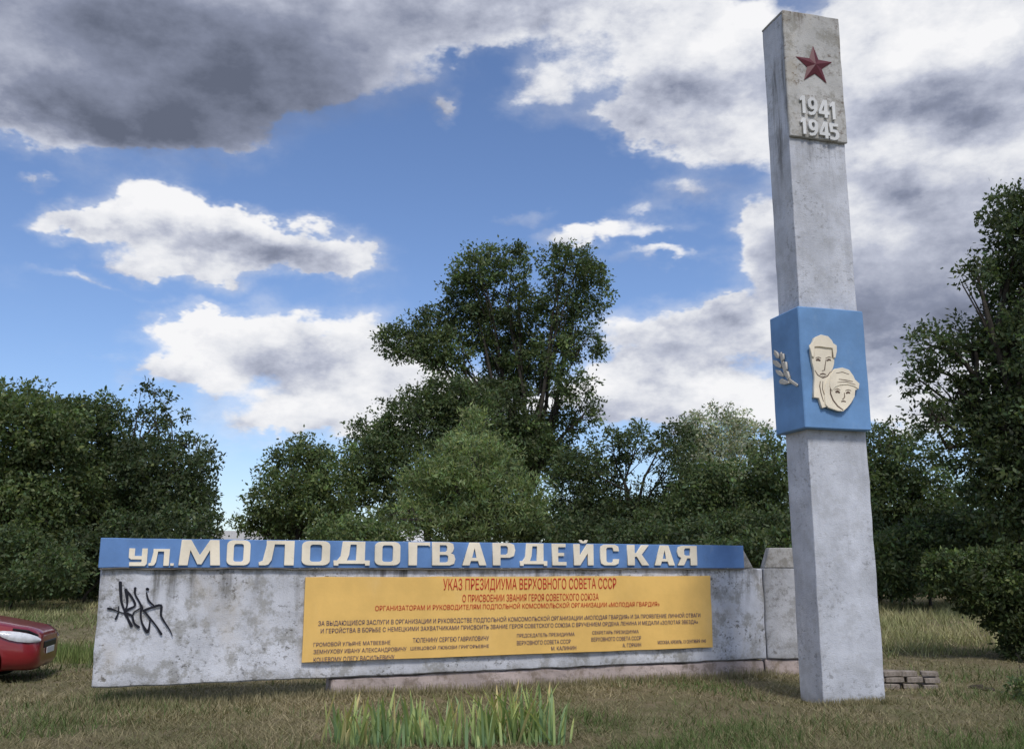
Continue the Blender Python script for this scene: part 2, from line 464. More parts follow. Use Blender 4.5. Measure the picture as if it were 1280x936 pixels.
def glyph(ch):
    def rr(x0, x1, y0, y1, r, ry=None):
        ry = ry or r; o = []
        for cx, cy, a0 in ((x1 - r, y1 - ry, 0), (x0 + r, y1 - ry, 90), (x0 + r, y0 + ry, 180), (x1 - r, y0 + ry, 270)):
            for k in range(5):
                a = R(a0 + 22.5 * k); o.append((cx + r * math.cos(a), cy + ry * math.sin(a)))
        return o
    if ch == 'М': return [[(0, 0), (.05, 1), (.27, 1), (.5, .40), (.73, 1), (.95, 1), (1, 0), (.76, 0), (.735, .60), (.55, .04), (.45, .04), (.265, .60), (.22, 0)]]
    if ch == 'О': return [rr(0, 1, 0, 1, .26, .2), rr(.29, .71, .15, .85, .10, .08)]
    if ch == 'Л': return [[(0, 0), (0, .13), (.11, .19), (.20, .82), (.20, 1), (1, 1), (1, 0), (.72, 0), (.72, .85), (.43, .85), (.36, .22), (.27, .03), (.18, 0)]]
    if ch == 'Д': return [[(0, -.08), (0, .15), (.10, .15), (.19, .35), (.24, 1), (.86, 1), (.86, .15), (1, .15), (1, -.08), (.87, -.08), (.87, 0), (.13, 0), (.13, -.08)], [(.36, .15), (.42, .4), (.45, .86), (.62, .86), (.62, .15)]]
    if ch == 'Г': return [[(0, 0), (0, 1), (1, 1), (1, .80), (.93, .86), (.40, .86), (.40, 0)]]
    if ch == 'В': return [[(0, 0), (0, 1), (.72, 1), (.90, .93), (.94, .74), (.88, .58), (.80, .53), (.94, .46), (1, .27), (.95, .07), (.76, 0)], [(.32, .13), (.32, .45), (.62, .45), (.69, .40), (.69, .18), (.62, .13)], [(.32, .58), (.32, .87), (.58, .87), (.64, .82), (.64, .63), (.58, .58)]]
    if ch == 'А': return [[(0, 0), (.30, 1), (.70, 1), (1, 0), (.70, 0), (.65, .19), (.35, .19), (.30, 0)], [(.40, .33), (.60, .33), (.50, .76)]]
    if ch == 'Р': return [[(0, 0), (0, 1), (.74, 1), (.94, .93), (1, .68), (.94, .42), (.74, .34), (.34, .34), (.34, 0)], [(.34, .48), (.34, .87), (.60, .87), (.67, .80), (.67, .55), (.60, .48)]]
    if ch == 'Е': return [[(0, 0), (0, 1), (.95, 1), (.95, .84), (.42, .84), (.42, .58), (.84, .58), (.84, .43), (.42, .43), (.42, .16), (1, .16), (1, 0)]]
    if ch == 'Й': return [[(0, 0), (0, 1), (.30, 1), (.30, .44), (.68, 1), (1, 1), (1, 0), (.70, 0), (.70, .56), (.32, 0)], [(.28, 1.20), (.40, 1.20), (.45, 1.14), (.55, 1.14), (.60, 1.20), (.72, 1.20), (.66, 1.07), (.58, 1.04), (.42, 1.04), (.34, 1.07)]]
    if ch == 'С': return [[(1, .30), (.96, .09), (.78, 0), (.22, 0), (.04, .09), (0, .30), (0, .70), (.04, .91), (.22, 1), (.78, 1), (.96, .91), (1, .68), (.70, .68), (.68, .82), (.62, .86), (.40, .86), (.32, .80), (.32, .20), (.40, .14), (.62, .14), (.68, .18), (.70, .30)]]
    if ch == 'К': return [[(0, 0), (0, 1), (.33, 1), (.33, .60), (.42, .60), (.66, 1), (1, 1), (.66, .53), (1, 0), (.66, 0), (.43, .42), (.33, .42), (.33, 0)]]
    if ch == 'Я': return [[(1, 0), (1, 1), (.28, 1), (.07, .93), (0, .70), (.05, .47), (.20, .38), (0, 0), (.33, 0), (.50, .36), (.66, .36), (.66, 0)], [(.66, .50), (.42, .50), (.35, .56), (.35, .80), (.42, .87), (.66, .87)]]
    if ch == 'У': return [[(0, .92), (0, 1), (.30, 1), (.30, .56), (.72, .56), (.72, 1), (1, 1), (1, .12), (.90, 0), (.05, 0), (.05, .2), (.68, .2), (.72, .24), (.72, .38), (.12, .38), (0, .48)]]
    if ch == '.': return [[(0, 0), (0, 1), (1, 1), (1, 0)]]
LET = [('У', 162, 183, 684, 706.5), ('Л', 187, 211, 684.5, 706.5), ('.', 213, 217, 702.5, 706.5),
       ('М', 225, 275, 673, 706), ('О', 284.5, 312, 673.5, 706), ('Л', 325, 367, 674, 706), ('О', 378, 412, 674.5, 706), ('Д', 418, 462, 675, 704), ('О', 469, 500, 675.5, 706),
       ('Г', 511, 537, 676, 706), ('В', 540.5, 569, 676, 706), ('А', 578, 608, 676.5, 706), ('Р', 616, 644, 677, 706), ('Д', 650, 684, 677.5, 704.5), ('Е', 690, 708, 678, 706),
       ('Й', 717, 742, 678.5, 706), ('С', 750, 774, 679, 706), ('К', 784, 811.5, 679.5, 706), ('А', 817.5, 843.5, 680, 706), ('Я', 846, 871.5, 680.5, 706)]
for ch, xa, xb, ya, yb in LET:
    s0, z1 = on_wall(xa, ya + 1.2, .07); s1, z0 = on_wall(xb, yb + .3, .07)
    wd, ht = s1 - s0, z1 - z0
    shape('letter', [[(s0 + p[0] * wd, z0 + p[1] * ht) for p in o] for o in glyph(ch)], .028, M_cream,
          lambda x, y, z: (x, -.049 - z, y), fascia, .002)

# black graffiti: sprayed strokes, traced in photo points of the 10x enlargement (130 + x/11.7, 720 + y/11.7)
STROKES = [([(238, 95), (245, 250), (258, 380), (300, 500), (350, 620), (400, 720)], [24, 22, 17, 15, 17, 22]),
           ([(320, 200), (338, 320), (335, 430), (300, 520), (330, 600)], [24, 20, 11, 14, 12]),
           ([(318, 205), (390, 280), (450, 390), (440, 440), (360, 480), (310, 520)], [20, 15, 17, 15, 20, 16]),
           ([(455, 175), (455, 260), (520, 380), (560, 470)], [20, 13, 14, 17]),
           ([(60, 470), (120, 480), (200, 510), (290, 540), (410, 570), (440, 520), (560, 450)], [17, 14, 9, 10, 13, 10, 12]),
           ([(215, 440), (205, 540), (170, 620)], [8, 12, 15]),
           ([(340, 540), (410, 580), (440, 680), (505, 740)], [15, 17, 13, 20]),
           ([(550, 430), (535, 560), (560, 690), (630, 810), (660, 740), (670, 640)], [14, 15, 13, 25, 14, 10]),
           ([(590, 510), (680, 620), (760, 720), (835, 840)], [13, 14, 12, 18]),
           ([(580, 500), (680, 460), (830, 425), (830, 560), (880, 660), (960, 780), (1000, 870)], [20, 17, 21, 15, 13, 9, 5]),
           ([(630, 185), (640, 190)], [22, 20]), ([(620, 240), (650, 350), (720, 420)], [10, 16, 12])]
gv = []
for k, (pts, wd) in enumerate(STROKES):
    P = []
    for (x, y) in pts:
        s, z = on_wall(130 + x / 11.7, 720 + y / 11.7)
        P.append(Vector((s, z)))
    # resample with a smooth curve
    Q, W = [], []
    n = len(P)
    for i in range(n - 1):
        p0, p1, p2, p3 = P[max(i - 1, 0)], P[i], P[i + 1], P[min(i + 2, n - 1)]
        for t in (0, .25, .5, .75):
            Q.append(.5 * ((2 * p1) + (p2 - p0) * t + (2 * p0 - 5 * p1 + 4 * p2 - p3) * t * t + (3 * p1 - p0 - 3 * p2 + p3) * t ** 3))
            W.append(wd[i] * (1 - t) + wd[i + 1] * t)
    Q.append(P[-1]); W.append(wd[-1])
    V, F = [], []
    d = -.016 - .0006 * k
    for i, q in enumerate(Q):
        t = (Q[min(i + 1, len(Q) - 1)] - Q[max(i - 1, 0)]).normalized()
        h = Vector((-t.y, t.x)) * W[i] / 11.7 * .0112 * .85
        V += [(q.x + h.x, d, q.y + h.y), (q.x - h.x, d, q.y - h.y)]
    for i in range(len(Q) - 1): F.append((2 * i, 2 * i + 1, 2 * i + 3, 2 * i + 2))
    for e, c in ((0, Q[0]), (-1, Q[-1])):
        b = len(V); r = W[e] / 11.7 * .0112 * .9
        V += [(c.x + r * math.cos(a), d - .0003, c.y + r * math.sin(a)) for a in np.linspace(0, 2 * math.pi, 9)[:-1]]
        F.append(tuple(range(b, b + 8)))
    gv.append((V, F))
V, F = merge(gv)
obj('graffiti', mesh('graffiti', V, F, M_spray), wall)

# the short piece of wall beside the pillar
w2 = thing('wall_section', (4.03, 15.71, 0), R(2), 'short darker grey wall section with a sloping cap tucked behind the tall pillar', 'wall')
box('slab', 0, 1.25, 0, .22, .23, 1.63, M_slab2, w2, .014, (8, 1, 10), .012)
box('plinth', -.03, 1.2, .035, .34, -.1, .215, M_plinth, w2, .02, (8, 1, 3), .02)
obj('cap', bm_mesh(cap_bm(.02, 1.25, .10, .1, -.005, .235, 1.634, 1.95, .012), 'cap', M_cap), w2)

# ------------------------------------------------------------------ the yellow board on the wall
bd_x, bd_y = 2.462, -.05
board = thing('notice_board', Vector(WA) + Vector((math.cos(WANG) * bd_x - math.sin(WANG) * bd_y * 1, math.sin(WANG) * bd_x + math.cos(WANG) * bd_y, .44)), WANG,
              'long yellow board with red and dark lettering fixed to the whitewashed wall', 'board')
BL, BH = 6.285, 1.07
box('panel', 0, BL, -.012, .012, 0, BH, M_yellow, board, .003, (24, 1, 4), .006)
box('bottom_rail', .02, BL - .02, .014, .034, .01, .05, M_yside, board, .003)
box('top_rail', .02, BL - .02, .014, .034, BH - .05, BH - .01, M_yside, board, .003)
LINES = [
 ('УКАЗ ПРЕЗИДИУМА ВЕРХОВНОГО СОВЕТА СССР', 554, 770, 723.2, 740.5, 721.5, 737.5, M_red_ink, 0),
 ('О ПРИСВОЕНИИ ЗВАНИЯ ГЕРОЯ СОВЕТСКОГО СОЮЗА', 578, 748, 743.2, 752.2, 740.8, 749.4, M_red_ink, 0),
 ('ОРГАНИЗАТОРАМ И РУКОВОДИТЕЛЯМ ПОДПОЛЬНОЙ КОМСОМОЛЬСКОЙ ОРГАНИЗАЦИИ «МОЛОДАЯ ГВАРДИЯ»', 469, 824, 756.5, 765.5, 748.6, 757.2, M_red_ink, 0),
 ('ЗА ВЫДАЮЩИЕСЯ ЗАСЛУГИ В ОРГАНИЗАЦИИ И РУКОВОДСТВЕ ПОДПОЛЬНОЙ КОМСОМОЛЬСКОЙ ОРГАНИЗАЦИИ «МОЛОДАЯ ГВАРДИЯ» И ЗА ПРОЯВЛЕНИЕ ЛИЧНОЙ ОТВАГИ', 398, 875, 774.5, 783.5, 764.2, 771.4, M_dark_ink, 0),
 ('И ГЕРОЙСТВА В БОРЬБЕ С НЕМЕЦКИМИ ЗАХВАТЧИКАМИ ПРИСВОИТЬ ЗВАНИЕ ГЕРОЯ СОВЕТСКОГО СОЮЗА С ВРУЧЕНИЕМ ОРДЕНА ЛЕНИНА И МЕДАЛИ «ЗОЛОТАЯ ЗВЕЗДА»', 401, 872, 784.5, 793, 772.2, 779.2, M_dark_ink, 0),
 ('ГРОМОВОЙ УЛЬЯНЕ МАТВЕЕВНЕ', 392, 488, 800.5, 807, 799.5, 805.5, M_dark_ink, 0),
 ('ЗЕМНУХОВУ ИВАНУ АЛЕКСАНДРОВИЧУ', 392, 508, 811, 817.5, 808.5, 814.5, M_dark_ink, 0),
 ('КОШЕВОМУ ОЛЕГУ ВАСИЛЬЕВИЧУ', 392, 493, 820.5, 826.5, 818.5, 824, M_dark_ink, 0),
 ('ТЮЛЕНИНУ СЕРГЕЮ ГАВРИЛОВИЧУ', 516, 611, 796.5, 802.5, 794.5, 800, M_dark_ink, 0),
 ('ШЕВЦОВОЙ ЛЮБОВИ ГРИГОРЬЕВНЕ', 513, 611, 806.5, 812.5, 804, 810, M_dark_ink, 0),
 ('ПРЕДСЕДАТЕЛЬ ПРЕЗИДИУМА', 646, 718, 791.5, 797, 790, 795, M_dark_ink, 0),
 ('ВЕРХОВНОГО СОВЕТА СССР', 646, 713, 800.5, 806, 798.6, 803.6, M_dark_ink, 0),
 ('М. КАЛИНИН', 689, 720, 807.5, 812.5, 806.5, 811.5, M_dark_ink, 0),
 ('СЕКРЕТАРЬ ПРЕЗИДИУМА', 740, 798, 788.5, 793.5, 786.5, 791.5, M_dark_ink, 0),
 ('ВЕРХОВНОГО СОВЕТА СССР', 739, 801, 796.5, 801.5, 794.2, 799.2, M_dark_ink, 0),
 ('А. ГОРКИН', 778, 801, 803.5, 808.5, 802.8, 807.8, M_dark_ink, 0),
 ('МОСКВА, КРЕМЛЬ, 13 СЕНТЯБРЯ 1943', 822, 882, 800.8, 805.8, 797.8, 802.8, M_dark_ink, 0)]
for body, xa, xb, yat, yab, ybt, ybb, ink, off in LINES:
    s0, z1a = on_wall(xa, yat, .064); _, z0a = on_wall(xa, yab, .064)
    s1, z1b = on_wall(xb, ybt, .064); _, z0b = on_wall(xb, ybb, .064)
    z1 = (z1a + z1b) / 2 - .44; z0 = (z0a + z0b) / 2 - .44
    tl = text_mesh('lettering', body, ink, board, s0 - bd_x, s1 - bd_x, z0, z1, -.0195, .001, off); tl['kind'] = 'stuff'

# ------------------------------------------------------------------ the memorial pillar (local x along its front, y away from the road)
PA = Vector((3.775, 12.17, 0)); PANG = R(15.5); PW, PD = .868, .52
pil = thing('memorial_pillar', PA, PANG, 'tall square concrete pillar with a red star, years and a blue relief block', 'monument')
box('shaft', 0, PW, 0, PD, -.1, 9.24, M_pillar, pil, .014, (3, 3, 40), .010, 2)
plq = box('plaque', -.012, PW + .012, -.05, -.004, 7.37, 9.27, M_plaque, pil, .012, (5, 1, 12), .009)
box('top_slab', -.004, PW + .004, -.002, PD + .01, 9.243, 9.275, M_plaque, pil, .006, (4, 4, 1), .006)
BZ0, BZ1 = 3.36, 4.95
blk = box('relief_block', -.11, PW - .005, -.13, PD + .05, BZ0, BZ1, M_blue2, pil, .012, (3, 3, 5), .005)
def on_face(px, py, d=0.0, side=False):
    u = Vector((math.cos(PANG), math.sin(PANG), 0)); n = Vector((u.y, -u.x, 0))
    o = Vector((0, 0, EYE)); q = ray(px, py)
    if not side:
        a = PA + n * d; t = (a - o).dot(n) / q.dot(n); p = o + q * t - a
        return p.dot(u), p.z
    a = PA - u * d; t = (a - o).dot(u) / q.dot(u); p = o + q * t - a
    return -p.dot(n), p.z
# star with five raised ridges
sx, sz = on_face(1017.5, 82.5, .05)
sr = .305
def star(cx, cz, r, h, y):
    V = [(cx, y - h, cz)]; F = []
    for k in range(10):
        a = R(90 + 36 * k); q = r if k % 2 == 0 else r * .40
        V.append((cx + q * math.cos(a), y, cz + q * math.sin(a)))
    for k in range(10): F.append((0, 1 + k, 1 + (k + 1) % 10))
    F.append(tuple(range(10, 0, -1)))
    return V, F
V, F = star(sx, sz, sr, .038, -.058)
obj('star', mesh('star', V, F, M_star), plq)
def poly_digit(ch):
    return {'1': [[(.30, 0), (.30, .74), (.08, .66), (.08, .82), (.42, 1), (.66, 1), (.66, 0)]],
            '9': [[(.10, .02), (.30, 0), (.62, .06), (.86, .32), (.93, .62), (.88, .86), (.68, 1), (.32, 1), (.10, .86), (.04, .66), (.10, .46), (.32, .33), (.60, .36), (.52, .24), (.30, .17), (.12, .19)], [(.36, .60), (.34, .74), (.42, .84), (.56, .84), (.64, .74), (.62, .60), (.54, .52), (.44, .52)]],
            '4': [[(.52, 0), (.52, .18), (.02, .18), (.02, .36), (.50, 1), (.80, 1), (.80, .36), (.97, .36), (.97, .18), (.80, .18), (.80, 0)], [(.52, .36), (.52, .70), (.27, .36)]],
            '5': [[(.05, .04), (.40, 0), (.75, .06), (.94, .24), (.94, .46), (.74, .63), (.38, .64), (.38, .82), (.88, .82), (.88, 1), (.10, 1), (.10, .46), (.46, .48), (.62, .42), (.64, .28), (.52, .18), (.32, .17), (.08, .22)]]}[ch]
# rows measured on the plaque face
def row(txt, xs, ytop0, ytop1, ybot0, ybot1):
    for i, ch in enumerate(txt):
        xa, xb = xs[i]
        f = i / 3
        s0, z1 = on_face(xa, ytop0 + (ytop1 - ytop0) * f, .05); s1, _ = on_face(xb, ytop0, .05)
        _, z0 = on_face(xa, ybot0 + (ybot1 - ybot0) * f, .05)
        shape('numeral', [[(s0 + p[0] * (s1 - s0), z0 + p[1] * (z1 - z0)) for p in o] for o in poly_digit(ch)], .03, M_white, lambda x, y, z: (x, -.055 - z, y), plq, .003)
row('1941', [(997, 1008), (1007, 1020.5), (1020.5, 1034), (1034.5, 1044.5)], 120, 128, 142, 150)
row('1945', [(998, 1009), (1008, 1021.5), (1021.5, 1035), (1034, 1046.5)], 148, 155, 168, 176)

# two heads in relief on the block front, traced from the enlargement (960 + x/6.24, 400 + y/6.24)
def hf(x, y): return on_face(960 + x / 6.24, 400 + y / 6.24, .14)
def relief(name, pts, thick, mat, base, bevel=.006):
    return shape(name, [[hf(x, y) for x, y in pts]], thick, mat, lambda x, y, z: (x, base - z, y), blk, bevel)
MAN = [(322, 215), (335, 180), (350, 142), (395, 124), (450, 136), (478, 165), (490, 195), (514, 205), (517, 250), (506, 300), (505, 340), (497, 375), (480, 410), (472, 440), (480, 520), (470, 620), (440, 682), (410, 690), (395, 640), (385, 612), (345, 606), (348, 540), (352, 450), (345, 380), (333, 335), (325, 270)]
relief('man_relief', MAN, .045, M_cream, -.131)
HAIR = [(304, 205), (333, 176), (350, 140), (395, 121), (450, 134), (479, 164), (492, 190), (517, 204), (519, 250), (508, 302), (492, 300), (484, 226), (440, 222), (385, 214), (346, 214), (342, 250), (340, 300), (324, 288), (314, 240)]
relief('hair_relief', HAIR, .022, M_cream, -.174, .005)
GIRL = [(466, 440), (500, 388), (560, 378), (612, 396), (645, 442), (656, 470), (692, 502), (686, 545), (664, 552), (660, 600), (632, 652), (600, 690), (570, 716), (530, 714), (490, 700), (455, 688), (430, 660), (425, 600), (430, 520), (445, 470)]
relief('girl_relief', GIRL, .040, M_cream, -.150)
FRINGE = [(468, 440), (500, 387), (560, 377), (612, 395), (646, 441), (657, 469), (693, 501), (687, 546), (650, 522), (600, 508), (545, 512), (505, 528), (478, 560), (462, 520)]
relief('fringe_relief', FRINGE, .010, M_cream, -.189, .004)
def groove(lines, base):
    parts = []
    for pts, w in lines:
        Q = [Vector(hf(x, y)) for x, y in pts]
        V, F = [], []
        for i, q in enumerate(Q):
            t = (Q[min(i + 1, len(Q) - 1)] - Q[max(i - 1, 0)]).normalized()
            h = Vector((-t.y, t.x)) * w * .0017 * .5 * (1.25 if 0 < i < len(Q) - 1 else .8)
            V += [(q.x + h.x, base, q.y + h.y), (q.x - h.x, base, q.y - h.y)]
        for i in range(len(Q) - 1): F.append((2 * i, 2 * i + 1, 2 * i + 3, 2 * i + 2))
        parts.append((V, F))
    V, F = merge(parts)
    return mesh('facial_lines', V, F, M_groove)
obj('facial_lines', groove([([(362, 318), (378, 312), (396, 322)], 16), ([(358, 300), (380, 294), (402, 302)], 5), ([(445, 322), (462, 312), (478, 318)], 13), ([(436, 302), (462, 292), (482, 298)], 5),
                           ([(440, 310), (432, 360), (428, 395), (408, 402)], 6), ([(392, 428), (415, 422), (440, 430)], 9), ([(405, 440), (420, 446), (432, 440)], 4),
                           ([(352, 395), (375, 432), (415, 456), (452, 440), (474, 405)], 6), ([(395, 480), (390, 520), (402, 580), (420, 640)], 6), ([(415, 480), (412, 540), (430, 600), (436, 650)], 5), ([(346, 220), (344, 300)], 6), ([(486, 230), (488, 300)], 6)], -.1785), blk)
obj('facial_lines', groove([([(508, 568), (524, 560), (542, 572)], 17), ([(500, 548), (524, 540), (546, 552)], 5), ([(590, 576), (606, 568), (622, 574)], 14), ([(584, 556), (606, 548), (630, 556)], 5),
                           ([(576, 570), (580, 600), (572, 618), (560, 622)], 6), ([(552, 640), (570, 636), (590, 642)], 9),
                           ([(468, 540), (470, 580), (490, 630), (525, 675), (568, 706)], 9)], -.1925), blk)
obj('facial_lines', groove([([(530, 468), (580, 474), (640, 486)], 5), ([(520, 492), (590, 488), (660, 510)], 4), ([(510, 420), (560, 412), (610, 430)], 4)], -.2015), blk)
# leaf sprig on the left side of the block
def sf(x, y): return on_face(960 + x / 6.24, 400 + y / 6.24, .115, True)
def side_relief(name, pts, thick):
    return shape(name, [[sf(x, y) for x, y in pts]], thick, M_grey_relief, lambda x, y, z: (-.117 - z, x, y), blk, .004)
side_relief('sprig_stem', [(110, 250), (128, 330), (150, 410), (180, 460), (238, 500), (234, 520), (175, 484), (138, 430), (116, 350), (100, 262)], .02)
for pts in ([(62, 236), (84, 255), (100, 300), (80, 296), (60, 268)], [(52, 312), (80, 318), (112, 352), (112, 376), (76, 362), (54, 340)], [(74, 388), (104, 394), (134, 428), (132, 444), (98, 432), (78, 410)],
            [(100, 476), (120, 456), (170, 478), (182, 494), (140, 504), (108, 498)], [(112, 262), (130, 262), (134, 300), (122, 330), (112, 300)], [(132, 330), (152, 326), (158, 380), (146, 408), (134, 372)], [(152, 396), (166, 402), (180, 450), (172, 468), (156, 440)]):
    side_relief('sprig_leaf', pts, .03)

# ------------------------------------------------------------------ remains of a brick footing right of the pillar
ft = thing('brick_footing', (5.02, 14.0, 0), R(-4), 'low crumbling brick footing in the grass right of the pillar', 'bricks')
brick_me = [bm_mesh(bm_box(-.12, .12, -.06, .06, 0, .062, .008, (2, 1, 1), .008), 'brick', M_brick) for _ in range(1)]
for c in range(3):
    for r_ in range(2):
        n = 4
        for i in range(n):
            if c == 2 and i == 3 and r_ == 1: continue
            o = obj('brick', brick_me[0], ft)
            o.location = (.02 + i * .252 + (.06 if c % 2 else 0) + random.uniform(-.025, .025), r_ * .13 + random.uniform(-.012, .012), -.02 + c * .088 + random.uniform(-.006, .006))
            o.rotation_euler = (random.uniform(-.04, .04), random.uniform(-.04, .04), random.uniform(-.16, .16))
            o.scale = (random.uniform(.8, 1.06), random.uniform(.85, 1.1), random.uniform(.95, 1.25))

# ------------------------------------------------------------------ trees
def unit(v): return v / np.maximum(np.linalg.norm(v, axis=1, keepdims=True), 1e-9)
def leaf_faces(pos, out, L, asp, droop, r):
    n = len(pos)
    a = unit(out * .7 + r.normal(size=(n, 3)) + np.array([0, 0, -droop]))
    b = unit(np.cross(a, r.normal(size=(n, 3))))
    ln = (L * r.uniform(.45, 1.55, n))[:, None]
    V = np.empty((n, 4, 3))
    V[:, 0] = pos; V[:, 1] = pos + a * ln * .45 + b * ln * asp * .5; V[:, 2] = pos + a * ln; V[:, 3] = pos + a * ln * .45 - b * ln * asp * .5
    return V
def crown(clumps, L, col, r, tuft=.42, k=10.0, per=36, asp=.5, droop=.25, vary=.26, up=0.0):
    VV, CC = [], []
    for c, rad, den in clumps:
        rad = np.array(rad)
        nt_ = max(6, int(k * den * (rad[0] * rad[2]) / tuft ** 2))
        d = unit(r.normal(size=(nt_, 3)))
        lob = unit(r.normal(size=(9, 3)))
        lump = .80 + .30 * np.max(np.clip(d @ lob.T, 0, 1) ** 5, axis=1) + r.normal(0, .06, nt_)
        f = (1 - np.abs(r.normal(0, .27, nt_))).clip(.1, 1) * lump
        ctr = np.array(c) + d * rad * f[:, None]
        tr = tuft * r.uniform(.55, 1.2, nt_)
        m = r.integers(int(per * .6), int(per * 1.4), nt_)
        idx = np.repeat(np.arange(nt_), m)
        off = r.normal(size=(len(idx), 3)) * .5
        off[:, 2] *= .72
        pos = ctr[idx] + off * tr[idx][:, None]
        out = unit(off + d[idx] * .6 + np.array([0, 0, up]))
        VV.append(leaf_faces(pos, out, L, asp, droop, r))
        ct = r.uniform(1 - vary * .6, 1 + vary * .6)
        tt = np.exp(r.normal(0, vary, nt_))[idx]
        ll = r.uniform(.75, 1.3, len(idx))
        cc = np.array(col)[None] * (ct * tt * ll)[:, None]
        cc[:, 0] *= r.uniform(.85, 1.25, len(idx)); cc[:, 2] *= r.uniform(.7, 1.2, len(idx))
        CC.append(cc)
    V = np.concatenate(VV).reshape(-1, 3); C = np.concatenate(CC)
    return V, C
def tree(name, label, cat, base, Y, clumps, L=.22, col=(.055, .085, .03), seed=1, group=None, trunk_r=.2, limbs=True, depth=.8, bark=None, fine=.80, **kw):
    """clumps: photo centre, half sizes in photo px, density, optional extra distance; all put at real distances round Y"""
    r = np.random.default_rng(seed)
    bx = at(base[0], 600, Y).x
    bz = float(g(bx, Y))
    o = thing(name, (bx, Y, bz), 0, label, cat, group)
    B = np.array([bx, Y, bz])
    cl = []
    for q in clumps:
        px, py, rx, ry, den = q[:5]
        dy = q[5] if len(q) > 5 else r.uniform(-1, 1) * 1.2
        p = np.array(at(px, py, Y + dy))
        s = (Y + dy) / FPX
        cl.append((p - B, (rx * s, depth * (rx + ry) * .5 * s + .2, ry * s), den))
    V, C = crown(cl, L * fine, col, r, **kw)
    cr = obj('crown', np_mesh('crown', V, 4, C, M_leaf), o)
    cr['kind'] = 'stuff'
    # trunk and limbs
    top = max(c[0][2] for c in cl)
    mid = np.mean([c[0] for c in cl], axis=0)
    parts = []
    fork = np.array([mid[0] * .35, mid[1] * .3, max(.6, min(top * .35, 4.5))])
    tp = [(0, 0, -.3), (fork[0] * .2, 0, fork[2] * .4), tuple(fork)]
    parts.append(tube(tp, [trunk_r * 1.3, trunk_r, trunk_r * .85], 8, False))
    if limbs:
        for c, rad, den in cl:
            e = c + np.array([0, 0, rad[2] * .55])
            m1 = fork + (e - fork) * .4 + r.normal(size=3) * .4; m1[2] += .06 * np.linalg.norm(e - fork)
            m2 = fork + (e - fork) * .75 + r.normal(size=3) * .25
            parts.append(tube([tuple(fork), tuple(m1), tuple(m2), tuple(e)], [trunk_r * .5, trunk_r * .30, trunk_r * .17, .012], 6))
            for _ in range(5):
                s0 = m1 + (e - m1) * r.uniform(0, .9)
                e2 = c + unit(r.normal(size=(1, 3)))[0] * np.array(rad) * .85
                mm = (s0 + e2) / 2 + np.array([0, 0, .2])
                parts.append(tube([tuple(s0), tuple(mm), tuple(e2)], [trunk_r * .14, trunk_r * .08, .008], 5))
    V, F = merge(parts)
    obj('trunk', mesh('trunk', V, F, bark or M_bark, True), o)
    return o

DARK = (.088, .125, .058); MID = (.108, .150, .066); LITE = (.165, .22, .10); GREY = (.30, .34, .27); DEEP = (.072, .102, .050)
TG = 'trees beyond the wall'
tree('broad_tree', 'broad mid green tree at the far left edge, its crown cut by the frame', 'tree', (10, 0), 37,
     [(15, 545, 85, 70, 1), (-60, 580, 100, 110, 1), (55, 610, 80, 75, 1), (0, 650, 90, 60, 1), (60, 540, 50, 48, .9), (20, 500, 45, 28, .6)], .2, MID, 11, TG)
tree('broad_tree', 'mid green tree behind the left end of the wall, second from the left edge', 'tree', (120, 0), 41,
     [(110, 545, 55, 55, 1), (140, 600, 65, 60, 1), (100, 640, 80, 50, 1), (85, 520, 32, 30, .6), (130, 510, 30, 22, .5)], .21, DARK, 12, TG)
tree('open_tree', 'dark tree with a thin see-through top above the left end of the name board', 'tree', (205, 0), 39,
     [(192, 500, 22, 26, .26), (180, 530, 26, 26, .4), (212, 535, 30, 30, .28), (185, 578, 48, 42, .8), (225, 600, 42, 40, .7), (240, 560, 20, 30, .28), (258, 572, 18, 20, .8), (215, 640, 60, 45, 1), (160, 640, 50, 50, 1), (250, 625, 24, 44, .5)], .19, DEEP, 13, TG, tuft=.36)
tree('round_tree', 'low rounded mid green tree behind the name board, right of the gap of open sky', 'tree', (375, 0), 44,
     [(375, 590, 48, 48, 1), (345, 625, 42, 40, .9), (410, 610, 50, 55, 1), (330, 655, 36, 22, .8), (390, 650, 60, 35, 1), (308, 652, 20, 14, .6)], .2, MID, 14, TG)
tree('tall_poplar', 'tallest tree, twin topped with gaps of sky between its limbs', 'tree', (662, 0), 54,
     [(505, 425, 36, 26, 1.08), (545, 405, 34, 24, 0.94), (550, 440, 44, 30, 1.08), (598, 335, 36, 30, 1.08), (585, 375, 34, 30, 0.94), (642, 330, 24, 28, 0.80), (610, 410, 40, 36, 1.08), (650, 390, 34, 40, 0.75),
      (712, 330, 42, 26, 0.87), (738, 365, 24, 46, 0.75), (700, 380, 34, 36, 0.75), (725, 425, 34, 36, 0.56), (690, 440, 30, 44, 0.61), (645, 460, 46, 46, 1.21), (715, 490, 34, 36, 0.43), (690, 545, 40, 44, 0.67), (625, 520, 50, 56, 1.21), (655, 560, 50, 40, 1.21), (740, 520, 18, 34, 0.34)], .24, DARK, 15, TG, .38, tuft=.46, vary=.34)
tree('round_tree', 'dark tree left of the tallest tree, in front of its lower trunk', 'tree', (540, 0), 47,
     [(560, 500, 50, 38, 1), (520, 525, 60, 46, 1), (475, 560, 36, 46, .9), (450, 590, 30, 50, .8), (585, 520, 44, 50, 1), (520, 600, 80, 60, 1), (600, 600, 60, 60, 1), (452, 535, 18, 18, .5)], .21, DARK, 16, TG)
